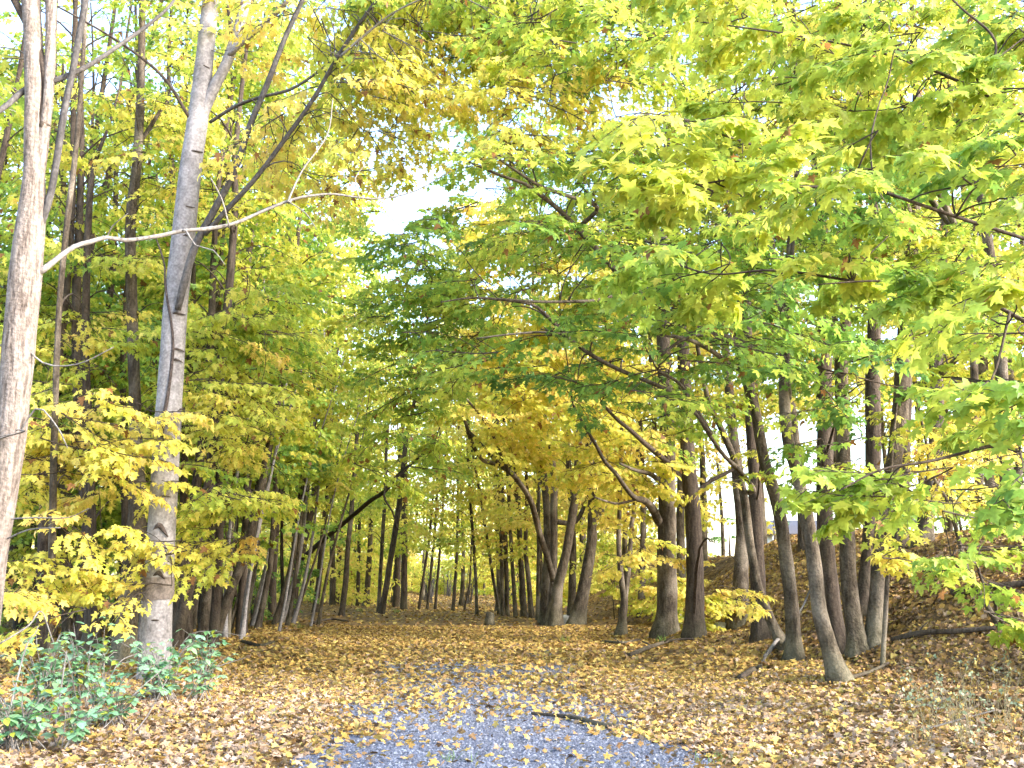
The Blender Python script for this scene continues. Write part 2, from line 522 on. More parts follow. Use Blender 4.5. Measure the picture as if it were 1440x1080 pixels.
        if (twigs if twigs is not None else Y < 26):
            v, q = TW_MESH[k]
            s.br.add(o + sz * (v @ np.stack([X, Yv, Z])), [q])

    def finish(s):
        if s.br.n: s.br.build('branch_work', M[s.tw_bark], s.e, smooth=True)
        if s.cr.n: s.cr.build('crown', M['leaf'], s.e)
        return s.e


def inframe(P, m=200):
    x, y, z = project(P)
    return (x > -m) & (x < 1440 + m) & (y > -m) & (y < 1080 + m) & (z > 2)


def blob(px, py, rx, ry, Y, dY, t, cov=1.5, ts=0.10):
    """points and colours for sprays in a rounded mass of foliage"""
    A = (0.72 * F / Y) ** 2 * 0.5
    if 14.9 > Y > 11 or Y > 18: cov *= 0.8 if t < 0.42 else 1
    n = max(3, int(1.45 * cov * math.pi * rx * ry / A))
    a = rng.uniform(0, 6.283, n); q = np.sqrt(rng.uniform(0, 1, n))
    X = px + rx * q * np.cos(a); Yp = py + ry * q * np.sin(a)
    D = Y + rng.uniform(-dY, dY, n)
    P = np.array([at(x, y, d) for x, y, d in zip(X, Yp, D)])
    lift = height(P[:, 0], P[:, 1]) + 0.35
    P[:, 2] = np.maximum(P[:, 2], lift)
    if 0.2 < t < 0.42: t += 0.05
    return P, t + rng.normal(0, ts, n)


def px_stem(pts, Y=None, ramp_Y=None):
    """traced stem: (px, py, width px) -> points, radii; the foot stands on the ground"""
    if Y is None:
        g = ground_at(pts[0][0], pts[0][1]); Y = g[1]
    P = []; r = []
    for i, (x, y, w) in enumerate(pts):
        Yi = Y if ramp_Y is None else Y + (ramp_Y - Y) * i / (len(pts) - 1)
        p = at(x, y, Yi); P.append(p); r.append(0.5 * w * ((p - CAM) @ FWD) / F)
    return np.array(P), np.array(r), Y


def sink(P, r, d=0.25):
    P = P.copy(); P[0] = [P[0][0], P[0][1], float(height(P[0][0], P[0][1])) + 0.02]
    q = P[0] + (P[0] - P[1]) / np.linalg.norm(P[1] - P[0]) * d; q[2] = P[0][2] - d
    return np.vstack([q, P]), np.concatenate([[r[0] * 1.05], r])


def extend(P, r, H, wob=0.3):
    """carry a traced stem on up to height H"""
    P = list(P); r = list(r)
    d = unit(P[-1] - P[-2]); r0 = r[-1]; z0 = P[-1][2]
    while P[-1][2] < H:
        d = unit(d * 0.75 + np.array([0, 0, 0.35]) + rng.normal(0, 0.07 * wob / 0.3, 3))
        P.append(P[-1] + d * 1.1); r.append(max(0.012, r0 * (1 - 0.93 * (P[-1][2] - z0) / (H - z0 + 1.2))))
    return np.array(P), np.array(r)


def auto_crown(tr, z0, z1, rad, n, t, ts=0.1, lean=(0, 0), cull=True):
    top = tr.nP
    z = z0 + (z1 - z0) * rng.uniform(0, 1, n) ** 0.9
    C = []
    for zz in z:
        k = int(np.argmin(np.abs(top[:, 2] - zz) + rng.uniform(0, .8, len(top))))
        u = (zz - z0) / (z1 - z0)
        rr = rad * (0.45 + 0.9 * u * (1 - u) * 2) * math.sqrt(rng.uniform(0.06, 1))
        a = rng.uniform(0, 6.283)
        C.append([top[k][0] + rr * math.cos(a) + lean[0] * u, top[k][1] + rr * math.sin(a) + lean[1] * u, zz])
    C = np.array(C)
    if cull:
        keep = inframe(C) | (rng.random(n) < 0.2)
        C = C[keep]
    return C, t + rng.normal(0, ts, len(C)) + 0.10 * np.sin(C[:, 2] * 0.9 + tr.kt) if len(C) else np.zeros(0)


def traced(name, label, stems, H=14, bark='brown', group=None, Y=None, crown=None, blobs=(), limbs=(), flare=0.42, leaf_size=0.135, tilt=0.45, twig_bark=None, size=(0.9, 1.35)):
    first = True; tr = None
    for i, st in enumerate(stems):
        yy = Y
        if not first and Y is None: yy = None
        P, r, y0 = px_stem(st, yy)
        if first:
            b = P[0].copy(); b[2] = float(height(b[0], b[1]))
            tr = Tree(name, label, b, group=group, bark=bark, leaf_size=leaf_size, twig_bark=twig_bark); first = False
        P, r = sink(P, r)
        h = H[i] if isinstance(H, (list, tuple)) else H
        P, r = extend(P, r, h)
        tr.stem(P, r, flare=flare)
    Y0 = y0
    for lb in limbs:
        pts = lb['pts']; Ya = lb.get('Y0', Y0); Yb = lb.get('Y1', Y0)
        L = len(pts); P = []; r = []
        for i, (x, y, w) in enumerate(pts):
            p = at(x, y, Ya + (Yb - Ya) * i / (L - 1)); P.append(p); r.append(max(0.004, 0.5 * w * ((p - CAM) @ FWD) / F))
        P = np.array(P); r = np.array(r)
        if lb.get('snap', True):        # root the limb in the nearest stem
            k = int(np.argmin(np.linalg.norm(tr.nP - P[0], axis=1))); P = np.vstack([tr.nP[k], P]); r = np.concatenate([[r[0] * 1.15], r])
        tr.stem(P, r, part=lb.get('part', 'limb'), bark=lb.get('bark', bark), sides=9, lump=0.05, attach=lb.get('attach', True), step=0.15)
    if crown:
        C, t = auto_crown(tr, *crown)
        tr.grow(C, t, tilt, size=size)
    for b in blobs:
        P, t = blob(*b[:8], **(b[8] if len(b) > 8 else {}))
        tr.grow(P, t, tilt, size=size)
    return tr.finish() if True else tr


# ------------------------------------------------------------------ ground
gx = np.unique(np.concatenate([np.linspace(-140, -30, 30), np.linspace(-30, -12, 40), np.linspace(-12, 14, 150), np.linspace(14, 30, 40), np.linspace(30, 140, 30)]))
gy = np.unique(np.concatenate([np.linspace(-30, 3, 20), np.linspace(3, 40, 220), np.linspace(40, 100, 120), np.linspace(100, 600, 60)]))
XX, YY = np.meshgrid(gx, gy)
GV = np.stack([XX, YY, height(XX, YY)], -1).reshape(-1, 3)
nx, ny = len(gx), len(gy)
ii = (np.arange(ny - 1)[:, None] * nx + np.arange(nx - 1)[None]).ravel()
g = mesh('ground', GV, [np.stack([ii, ii + 1, ii + nx + 1, ii + nx], -1)], M['ground'], smooth=True)
tag(g, kind='structure')
py_ = np.linspace(2, 30, 120); px_ = np.linspace(-1, 1, 25)
YY, UU = np.meshgrid(py_, px_, indexing='ij')
HW = 1.75 + 0.12 * np.sin(YY * 1.3) + 0.1 * np.sin(YY * 3.1 + UU * 2)
XX = pathx(YY) + 0.12 + UU * HW
GV = np.stack([XX, YY, height(XX, YY) + 0.006], -1).reshape(-1, 3)
nx, ny = len(px_), len(py_)
ii = (np.arange(ny - 1)[:, None] * nx + np.arange(nx - 1)[None]).ravel()
g = mesh('path', GV, [np.stack([ii, ii + 1, ii + nx + 1, ii + nx], -1)], M['gravel'], smooth=True)
tag(g, kind='structure')

# loose stones of the gravel
OCT = np.array([(1, 0, 0), (0, 1, 0), (-1, 0, 0), (0, -1, 0), (0, 0, 1)], float)
OF = np.array([(0, 1, 4), (1, 2, 4), (2, 3, 4), (3, 0, 4)])
n = 60000
y = 7 + 16 * rng.uniform(0, 1, n) ** 1.5
x = pathx(y) + 0.12 + rng.normal(0, 0.5, n).clip(-1, 1) * 0 + rng.uniform(-1, 1, n) * 1.95
ok = np.abs(x - pathx(y) - 0.12) < 1.75 + rng.normal(0, .1, n); x = x[ok]; y = y[ok]; n = len(x)
S = rng.uniform(0.008, 0.024, n); a = rng.uniform(0, 6.28, n)
V = np.tile(OCT, (n, 1, 1)) * np.stack([S, S * rng.uniform(.6, 1, n), S * rng.uniform(.4, .9, n)], -1)[:, None, :]
V += rng.normal(0, 0.002, V.shape)
ca, sa = np.cos(a)[:, None], np.sin(a)[:, None]
V = np.stack([V[..., 0] * ca - V[..., 1] * sa, V[..., 0] * sa + V[..., 1] * ca, V[..., 2]], -1)
V += np.stack([x, y, height(x, y) + 0.004], -1)[:, None, :]
gcol = np.array([(0.11, 0.115, 0.155), (0.2, 0.21, 0.27), (0.29, 0.30, 0.37), (0.42, 0.43, 0.49), (0.6, 0.6, 0.64)])[rng.choice(5, n, p=[.2, .33, .29, .14, .04])]
o = mesh('gravel', V.reshape(-1, 3), [(OF[None] + (np.arange(n) * 5)[:, None, None]).reshape(-1, 3)], M['stone_bits'], colors=np.repeat(gcol * np.array([.55, .585, .645]), 5, 0))
tag(o, kind='stuff')

# ------------------------------------------------------------------ fallen leaves
LC = np.array([(0.48, 0.34, 0.095), (0.41, 0.26, 0.08), (0.33, 0.20, 0.08), (0.235, 0.145, 0.075), (0.50, 0.395, 0.13), (0.31, 0.215, 0.14), (0.36, 0.265, 0.195), (0.14, 0.092, 0.058), (0.42, 0.325, 0.265)])


def pick(n, w):
    w = np.array(w, float); return LC[rng.choice(len(LC), n, p=w / w.sum())]


def litter(x, y, size, w, tmpl, lift=0.03, tl=0.3):
    n = len(x)
    e = 0.05
    hx = (height(x + e, y) - height(x - e, y)) / (2 * e); hy = (height(x, y + e) - height(x, y - e)) / (2 * e)
    Nn = unit(np.stack([-hx, -hy, np.ones(n)], -1) + rng.normal(0, tl, (n, 3)))
    a = rng.uniform(0, 6.283, n)
    D = np.stack([np.cos(a), np.sin(a), np.zeros(n)], -1); D = unit(D - Nn * np.sum(D * Nn, 1)[:, None])
    P = np.stack([x, y, height(x, y) + 0.012 + rng.uniform(0, lift, n) + 0.1 * tl * size], -1) - D * size[:, None] * 0.4
    C = pick(n, w) if len(np.shape(w)) == 1 else w
    C = C * rng.uniform(0.75, 1.15, (n, 1))
    return leaf_arrays(P, D, Nn, size, C, tmpl, 0.3)


bl = Buf()


def scatter(n, ya, yb, xa, xb, size, w, tmpl, dens=None, **k):
    q = rng.uniform(0, 1, n)
    y = np.sqrt(ya ** 2 + q * (yb ** 2 - ya ** 2)) if k.pop('wedge', True) else ya + q * (yb - ya)
    x = rng.uniform(xa, xb, n) * 1.0
    x = pathx(y) + x
    z = np.stack([x, y, height(x, y)], -1)
    keep = inframe(z, 120)
    o = x - pathx(y)
    if dens is not None: keep &= rng.random(n) < dens(o, y)
    x = x[keep]; y = y[keep]
    s = rng.uniform(*size, len(x))
    ww = w(x - pathx(y), y) if callable(w) else w
    V, f, c = litter(x, y, s, ww, tmpl, **k)
    bl.add(V, [f], c)


GOLD = [9, 8, 5, 2.5, 4, 1.5, .5, 1.2, .2]
BANK_SHADE = [2.5, 3, 5, 6, 1.8, 3, .8, 6, .2]  # shade on the bank painted in: mix weighted to the darker leaf colours
PALE = [2, 2, 3, 2, 2.5, 5, 6, 1, 5]


def colmix(o, y):
    n = len(o)
    pale = (1 - sstep(12.0, 18.5, y)) * sstep(1.0, 2.2, np.abs(o)) * np.where(o < 0, .95, .8)
    bank = sstep(5.2, 7.0, o + 1.4 * sstep(16, 9, y)) * 0.9  # share of leaves taking the painted shade of the bank
    u = rng.random(n); C = pick(n, GOLD)
    b = u < bank * (1 - .6 * sstep(18, 27, y)); C[b] = pick(int(b.sum()), BANK_SHADE)
    p = (~b) & (rng.random(n) < pale); C[p] = pick(int(p.sum()), PALE)
    return C


def cover(o, y):
    """how much of the ground the leaves hide"""
    onpath = 1 - sstep(1.2, 2.1, np.abs(o - 0.12) + 0.25 * np.sin(y * 1.9) + 0.2 * np.sin(o * 5 + y * 3))
    cl = 0.05 + 0.05 * sstep(9.5, 12, y) + 0.08 * sstep(12, 15, y) + 0.8 * sstep(16.2, 22, y)
    patch = 0.5 + 0.5 * np.sin(o * 1.7 + y * 0.9 + 1) * np.sin(y * 0.75 - o)
    cl = cl * (0.55 + 0.9 * patch)
    dirt = np.exp(-(((o - 4.6) / 1.1) ** 2 + ((y - 20.5) / 1.0) ** 2)) * 0.8 + np.exp(-(((o - 4.6) / 2.2) ** 2 + ((y - 13.6) / 1.1) ** 2)) * 0.6 + 0.5 * sstep(.55, 1, np.sin(o * 1.3 + 2) * np.sin(y * 1.1 + o * .4)) * sstep(2.2, 3, o)
    return np.clip(onpath * cl + (1 - onpath) * (1 - 0.3 * patch), 0, 1) * np.clip(1 - dirt, 0.08, 1)


scatter(104000, 6.5, 17, -7, 10, (0.04, 0.092), colmix, L_md, cover, tl=.45)
scatter(60000, 8, 34, 5.0, 15, (0.06, 0.12), colmix, L_lo, None, tl=.5)
scatter(140000, 17, 34, -15, 18, (0.055, 0.115), colmix, L_lo, cover, tl=.4)
scatter(90000, 34, 120, -30, 30, (0.09, 0.17), colmix, L_far, cover, tl=0.35)
# small curled scraps between the whole leaves
scatter(60000, 6.5, 16, -7, 10, (0.025, 0.06), colmix, L_lo, lambda o, y: cover(o, y) ** 1.5, tl=0.5)
o = bl.build('fallen_leaves', M['litter']); tag(o, kind='stuff')

# ------------------------------------------------------------------ left side, near
# pale furrowed tree cut by the edge of the picture
Y = 10.5
tr = traced('edge_tree', 'pale furrowed trunk cut by the picture edge, with one long bare pale limb',
            [[(-32, 1000, 32), (-22, 900, 34), (-9, 780, 36), (9, 660, 40), (22, 540, 43), (32, 440, 46), (40, 340, 43), (48, 250, 30), (48, 120, 26), (44, 0, 24), (36, -120, 20)]],
            H=9.5, bark='tan', Y=Y, flare=0.2, twig_bark='pale',
            limbs=[dict(pts=[(44, 300, 22), (62, 190, 16), (70, 100, 15), (72, 0, 15), (72, -100, 12)], bark='tan', part='limb'),
                   dict(pts=[(58, 180, 16), (66, 120, 12), (50, 60, 11), (20, 0, 10), (-10, -60, 8)], bark='dark', part='limb'),
                   dict(pts=[(50, 330, 12), (72, 270, 10), (90, 160, 10), (106, 80, 9), (120, 0, 9), (130, -80, 7)], bark='limb_grey', part='limb'),
                   dict(pts=[(60, 380, 10), (78, 366, 7.6), (104, 347, 6.6), (128, 340, 7), (150, 334, 6), (176, 338, 6.4), (202, 335, 5.6), (228, 331, 6), (255, 325, 5.6), (290, 322, 6), (320, 317, 5), (343, 309, 5), (365, 299, 4.4), (410, 281, 4), (440, 275, 3.6), (470, 273, 3), (505, 278, 2.8), (540, 279, 2.4), (585, 268, 2), (635, 240, 1.3)], bark='pale', part='limb', Y1=12.5),
                   dict(pts=[(405, 284, 3.2), (425, 240, 2.4), (460, 190, 2), (468, 140, 1.2)], bark='pale', part='limb', Y0=11.8, Y1=12.2),
                   dict(pts=[(150, 336, 2.4), (158, 318, 1.8), (180, 300, 1)], bark='pale', part='limb', Y0=11, Y1=10.8),
                   dict(pts=[(262, 325, 2.6), (275, 345, 2), (300, 352, 1.4), (316, 372, .8)], bark='pale', part='limb', Y0=11.3, Y1=11.1),
                   dict(pts=[(505, 278, 2), (500, 250, 1.5), (520, 225, .9)], bark='pale', part='limb', Y0=12, Y1=12.2),
                   dict(pts=[(405, 283, 2), (430, 300, 1.6), (445, 322, 1)], bark='pale', part='limb', Y0=11.8, Y1=11.6),
                   dict(pts=[(322, 318, 2.5), (312, 280, 2), (296, 250, 1.4)], bark='pale', part='limb', Y0=11.5, Y1=11.3),
                   dict(pts=[(72, 115, 8), (120, 95, 7), (170, 62, 6), (215, 30, 5), (245, 0, 4), (260, -40, 3)], bark='limb_grey', part='limb', Y1=11.5),
                   dict(pts=[(30, 130, 9), (0, 155, 8), (-50, 180, 6)], bark='limb_grey', part='limb', Y1=10),
                   dict(pts=[(24, 470, 2.6), (60, 510, 2.4), (110, 512, 2), (160, 488, 1.2)], bark='pale', part='limb', Y1=10.2),
                   dict(pts=[(14, 640, 3), (50, 575, 2.6), (80, 600, 2), (95, 630, 1.2)], bark='pale', part='limb', Y1=10.1),
                   dict(pts=[(10, 730, 2.6), (50, 728, 2.2), (95, 728, 1.6), (125, 715, 1)], bark='pale', part='limb', Y1=10.1),
                   dict(pts=[(4, 760, 2.4), (40, 745, 2), (85, 742, 1.2)], bark='pale', part='limb', Y1=10.1)],
            blobs=[(20, 60, 60, 60, 11, 0.8, 0.62, 0.35), (-40, 500, 50, 140, 11, 0.8, 0.72, 0.4)])

# smooth grey tree
gb = ground_at(218, 952)
GY = gb[1]
tr = Tree('grey_barked_tree', 'tall smooth grey trunk with dark branch scars and a climbing vine beside the bramble', [gb[0], gb[1], float(height(gb[0], gb[1]))], bark='grey', twig_bark='limb_grey', leaf_size=0.135)
P, r, _ = px_stem([(217, 952, 44), (219, 900, 42), (222, 840, 40), (229, 720, 38), (236, 600, 36.5), (242, 500, 34), (247, 430, 33), (257, 340, 32), (268, 240, 30), (279, 160, 28), (287, 90, 25), (294, 20, 23), (302, -60, 21), (312, -160, 17)], GY)
GT_P, GT_R = P.copy(), r.copy()
P, r = sink(P, r); P, r = extend(P, r, 13)
tr.stem(P, r, flare=0.12, lump=0.018, sides=28, step=0.1)


def glimb(pts, Ya, Yb, bark='limb_grey', part='limb', attach=True, root=True):
    L = len(pts); PP = []; rr = []
    for i, (x, y, w) in enumerate(pts):
        p = at(x, y, Ya + (Yb - Ya) * i / (L - 1)); PP.append(p); rr.append(0.5 * w * ((p - CAM) @ FWD) / F)
    tr.stem(np.array(PP), np.array(rr), part=part, bark=bark, sides=10, lump=0.04, step=0.1, attach=attach)


glimb([(272, 205, 17), (284, 165, 16), (300, 125, 16), (318, 90, 15), (334, 45, 14), (346, 0, 13), (360, -60, 11)], GY, GY - .1, 'grey')
glimb([(322, 78, 8), (350, 52, 8), (385, 22, 7), (410, -5, 6)], GY - .1, GY - .6, 'grey')
glimb([(250, 436, 9), (258, 402, 11), (275, 345, 10.5), (300, 298, 10), (330, 240, 9), (352, 175, 8.5), (375, 120, 8), (400, 55, 7), (425, 0, 6.5), (445, -50, 5)], GY - .22, GY - 1.2)
glimb([(288, 330, 7), (318, 296, 7.5), (360, 250, 7), (405, 190, 6.5), (440, 140, 6), (478, 75, 5.5), (515, 20, 5), (545, -20, 4)], GY - .5, GY - 1.8)
glimb([(478, 80, 4), (510, 52, 3.6), (550, 20, 3), (590, 0, 2.4), (630, -15, 2)], GY - 1.5, GY - 2.2, 'pale')
glimb([(295, 172, 5), (330, 150, 5), (365, 137, 4.6), (410, 125, 4.2), (455, 95, 3.6), (470, 80, 3)], GY - .2, GY - .9, 'limb_grey')
glimb([(266, 165, 5), (235, 115, 4.4), (200, 82, 4), (150, 48, 3.2), (90, 14, 2.6), (60, 0, 2)], GY - .1, GY - .8, 'dark')
glimb([(325, 48, 5), (322, 20, 4.5), (316, -10, 4)], GY - .2, GY - .4, 'dark')
# vine climbing the trunk and healed branch scars on the bark
off = np.array([0, -0.245, 0])
V = []
for x, y in [(233, 617), (237, 590), (243, 555), (247, 520), (249, 490), (247, 460), (241, 428), (236, 400), (233, 375), (226, 350), (218, 330)]:
    k = int(np.argmin(np.abs(GT_P[:, 2] - at(x, y, GY)[2]))); V.append(at(x, y, GY) + np.array([0, -GT_R[k] * math.sqrt(max(0.05, 1 - ((x - np.interp(y, [330, 430, 500, 600, 720], [258, 247, 242, 236, 229])) / 18.0) ** 2)) - 0.012, 0]))
b = Buf(); pv, rv = resample(V, np.linspace(0.032, 0.012, len(V)), 0.08)
b.add(*tube(pv, rv, 8, 0.12)); b.build('vine', M['scar'], tr.e, smooth=True)


def scar(x, y, w, h, drop, th=0.012):
    """a chevron ridge wrapped round the front of the trunk"""
    xs = np.linspace(-1, 1, 9); pts = []
    for u in xs:
        px = x + u * w; pyy = y + drop * abs(u) ** 1.3
        cxp = np.interp(pyy, [90, 160, 240, 340, 430, 500, 600, 720, 840, 952], [287, 279, 268, 257, 247, 242, 236, 229, 222, 217])
        hw = np.interp(pyy, [90, 240, 430, 600, 840, 952], [12.5, 15, 16.5, 18.2, 20, 22])
        q = np.clip((px - cxp) / hw, -.985, .985)
        dpt = hw * GY / F * math.sqrt(1 - q * q)
        pts.append(at(px, pyy, GY - dpt + 0.006))
    b = Buf(); pp, rr = resample(pts, th * (1.25 - np.abs(xs)) + 0.003, 0.03)
    b.add(*tube(pp, rr, 6, 0.2)); b.build('branch_scar', M['scar'], tr.e, smooth=True)


for a in [(232, 617, 13, 0, 26, .022), (223, 738, 13, 0, 17, .032), (222, 805, 10, 0, 9, .026), (248, 490, 12, 0, 5, .01), (247, 505, -10, 0, 5, .01), (231, 697, 9, 0, 2, .008), (214, 872, 10, 0, 0, .01), (247, 440, 14, 0, 3, .014), (262, 290, 12, 0, 2, .008), (272, 212, 13, 0, 2, .012), (255, 575, 5, 0, 3, .012), (226, 565, 4, 0, 1, .010), (286, 92, 9, 0, 4, .012), (261, 330, 6, 0, 3, .01), (240, 660, 5, 0, 1, .008)]:
    scar(*a)
# the brown band, a thin sleeve of darker bark
bp = [at(x, y, GY) for x, y in ((223.2, 812), (222.6, 826), (222.0, 843))]
b = Buf(); pp, rr = resample(bp, np.array([20.2, 20.6, 20.6]) * GY / F * 1.0 * 1.035, 0.06); b.add(*tube(pp, rr, 28, 0.02, capend=False)); b.build('bark_band', M['band'], tr.e, smooth=True)
for bb in [(620, 5, 150, 60, 15.5, 1.5, .52, 2.0), (670, -20, 150, 50, 15, 1.5, .48, 2.0), (770, 20, 120, 60, 15, 1.5, .5, 1.8), (545, 150, 110, 95, 14.5, 1.2, .76, 1.3), (500, 60, 100, 60, 15, 1.2, .7, 1.8), (690, 95, 150, 55, 14, 1.2, .76, 1.4), (700, 145, 130, 35, 13.5, .8, .77, 1.3),
           (590, 30, 120, 45, 15, 1, .8, 1.5), (440, 190, 90, 90, 15.5, 1.2, .92, 1.0), (380, 40, 110, 50, 15.5, 1, .85, 1.0), (560, 215, 50, 40, 14.5, .6, .78, 1.0)]:
    P, t = blob(*bb); tr.grow(P, np.minimum(t, .92), 0.62)
tr.finish()

# ------------------------------------------------------------------ left wood
LW = 'slender maples crowding the dark wood behind the grey trunk'
traced('maple_tree', 'thick brown trunk standing directly behind the smooth grey one, hung with golden leaves',
       [[(172, 932, 31), (180, 860, 29), (190, 760, 27), (193, 690, 22), (191, 610, 17), (188, 500, 16), (184, 380, 15), (184, 300, 14), (193, 230, 13), (198, 120, 11), (200, 0, 9)]], H=13, bark='brown',
       limbs=[dict(pts=[(194, 205, 6), (210, 180, 6), (232, 146, 5)], Y1=None or 19)],
       blobs=[(130, 570, 110, 70, 16, 1.5, .76, 1.6), (110, 660, 95, 60, 16, 1.2, .80, 1.4), (150, 770, 90, 40, 15.5, 1, .78, 1.6), (130, 830, 60, 25, 15, .8, .82, .9), (300, 470, 90, 60, 18, 1.5, .6, 1.5), (330, 560, 80, 60, 18, 1.5, .70, 1.6), (300, 700, 70, 60, 17, 1, .62, 1.8), (300, 760, 60, 35, 17, 1, .72, 1.6), (380, 450, 60, 60, 18.5, 1.5, .56, 1.4), (195, 130, 110, 90, 19, 1.5, .74, 1.5), (140, 300, 90, 80, 19, 2, .62, 1.4), (220, 260, 60, 120, 19, 1, .74, 1.2)], tilt=0.6)
traced('maple_tree', 'thin straight grey stem between the edge trunk and the thick brown trunk',
       [[(70, 962, 10), (71, 860, 10), (74, 740, 10), (76, 640, 10), (78, 560, 9), (84, 420, 8), (96, 300, 8), (110, 180, 7), (118, 60, 6)]], H=11, bark='brown',
       blobs=[(60, 640, 60, 50, 17, 1, .8, .9), (110, 470, 60, 50, 18, 1, .7, 1.2), (40, 870, 45, 50, 14, .8, .84, 1.3), (50, 790, 60, 30, 15, .8, .76, 1.2), (110, 180, 70, 60, 18, 1, .7, 1.0)], tilt=0.6)
traced('maple_tree', 'brown trunk with a dark side, second trunk in from the edge of the wood',
       [[(97, 905, 17), (93, 800, 16), (89, 700, 16), (90, 560, 14), (94, 400, 12), (88, 250, 10)]], H=12, bark='brown',
       blobs=[(40, 420, 60, 90, 21, 1, .52, 1.3), (60, 720, 80, 50, 22, 1, .5, 1.5), (90, 560, 60, 60, 21, 1, .55, 1.2)], tilt=.5)
traced('maple_tree', 'brown trunk with knobbly base just in front of the thick trunk behind the grey tree',
       [[(136, 930, 15), (132, 840, 14), (128, 740, 14), (126, 620, 12), (120, 480, 11), (125, 300, 9)]], H=11, bark='dark',
       blobs=[(180, 690, 60, 60, 22, 1, .45, 1.2), (150, 480, 60, 50, 22, 1, .5, 1.2)], tilt=.5)
leaners = [
    ('leaning dark trunk touching the right edge of the smooth grey one', [(246, 912, 17), (262, 840, 16), (279, 775, 15), (292, 690, 14), (302, 600, 13), (318, 450, 12), (330, 300, 10)], 'dark', .6),
    ('second leaning trunk to the right of the smooth grey one, forked low', [(285, 902, 15), (290, 840, 14), (294, 780, 13), (318, 660, 13), (335, 520, 12), (345, 400, 11)], 'brown', .6),
    ('strongly tilted bare trunk at the corner where the leaf carpet meets the wood', [(302, 898, 13), (325, 830, 13), (345, 778, 12), (362, 710, 12), (380, 620, 11), (402, 500, 9)], 'brown', .58),
    ('thick trunk with pale streaks right behind the most tilted trunk', [(340, 884, 12), (352, 820, 12), (360, 770, 11), (363, 700, 11), (370, 620, 11), (382, 500, 10), (390, 400, 8)], 'brown', .55),
    ('slim upright stem between the pale streaked trunk and the clustered pale stems', [(362, 884, 8), (374, 830, 8), (382, 775, 8), (387, 675, 7), (394, 560, 7), (405, 430, 6)], 'brown', .6),
    ('first of the clustered pale stems leaning in from the wood edge', [(386, 878, 8), (400, 830, 8), (411, 787, 8), (420, 720, 7), (428, 650, 7), (440, 540, 6)], 'brown', .62),
    ('outermost of the clustered pale stems, thin and light against dark trunks', [(396, 876, 7), (411, 825, 7), (422, 775, 6), (433, 680, 6), (442, 600, 5), (455, 470, 5)], 'grey', .6),
    ('thick dark trunk whose long bare limb reaches over the path from the left wood', [(407, 866, 13), (416, 820, 13), (422, 787, 12), (434, 731, 11), (448, 670, 10), (458, 600, 9), (475, 480, 7)], 'dark', .55),
    ('lone dark trunk standing clear beyond the long bare limb', [(443, 860, 8), (448, 820, 8), (451, 787, 8), (455, 740, 7), (461, 690, 7), (466, 600, 6)], 'dark', .55),
    ('lone slender trunk nearest the path among the left wood, on a leafy rise', [(480, 867, 8), (486, 820, 8), (489, 773, 7), (494, 720, 7), (498, 670, 6), (503, 600, 5)], 'brown', .5),
]
for i, (lab, pts, bk, t) in enumerate(leaners):
    lm = []
    if i == 7:
        lm = [dict(pts=[(424, 786, 7), (455, 759, 7), (489, 731, 6.5), (520, 705, 6), (541, 691, 5.5), (560, 668, 5), (580, 651, 4), (610, 625, 3)], Y1=27, bark='dark', part='limb'),
              dict(pts=[(541, 691, 3), (552, 720, 2.5), (560, 745, 2)], Y0=29, Y1=28.5, bark='dark', part='limb')]
    traced('maple_tree', lab, [pts], H=15 - i * .1, bark=bk, limbs=lm, crown=(4.4, 16, 3.0, 58, t, .1), flare=.35, size=(1.0, 1.6))

# understory and rear of the left wood: more trunks, seen only as dark strips between the nearer ones
k = 0
for i in range(104):
    Yt = rng.uniform(20, 46)
    pxx = rng.uniform(-160, 520 - max(0, (30 - Yt)) * 16)
    x = (pxx - 720) / F * Yt
    if x - pathx(Yt) > -5.6: continue
    b = onground(x, Yt)
    tr = Tree('forest_maple', 'thin dark trunk deep in the wood left of the path', b, group=LW, bark='dark', leaf_size=.14)
    d = rng.normal(0, .06, 2); hh = rng.uniform(13, 22); r0 = rng.uniform(.07, .17)
    P = [b + np.array([0, 0, -.2])]
    for z in np.arange(0.6, hh, 1.4):
        P.append(b + np.array([d[0] * z + .1 * math.sin(z * .6 + i), d[1] * z, z]))
    P = np.array(P); rr = r0 * (1 - .85 * np.linspace(0, 1, len(P)))
    tr.stem(P, rr, flare=.3, sides=8)
    C, t = auto_crown(tr, 4.2 if rng.random() < .7 else 2.4, hh - 1, 2.9, 44, rng.uniform(.26, .64), .09)
    tr.grow(C, t, .5, size=(1.1, 1.8), twigs=False)
    tr.finish(); k += 1

# crowd of thin poles along the edge of the wood
for i in range(30):
    Yt = rng.uniform(21, 36); o_ = -rng.uniform(6.0, 8.8) + (Yt - 21) * .1; x = o_ + pathx(Yt); b = onground(x, Yt)
    tr = Tree('pole_sapling', 'thin bare pole stem crowding the edge of the left wood', b, group='thin poles along the edge of the left wood', bark='brown' if i % 3 else 'grey', leaf_size=.12)
    lx = rng.uniform(.02, .22); hh = rng.uniform(8, 12); ph = rng.uniform(0, 6)
    P = np.array([b + np.array([lx * z + .12 * math.sin(z * .7 + ph), .08 * math.sin(z * .5 + ph * 2), z - .15]) for z in np.arange(0, hh, .9)])
    tr.stem(P, np.linspace(rng.uniform(.035, .075), .012, len(P)), sides=7, flare=.3)
    C, tt = auto_crown(tr, 4.6, hh, 1.3, 9, rng.uniform(.4, .7), .08); tr.grow(C, tt, .5, size=(.8, 1.3), twigs=False); tr.finish()

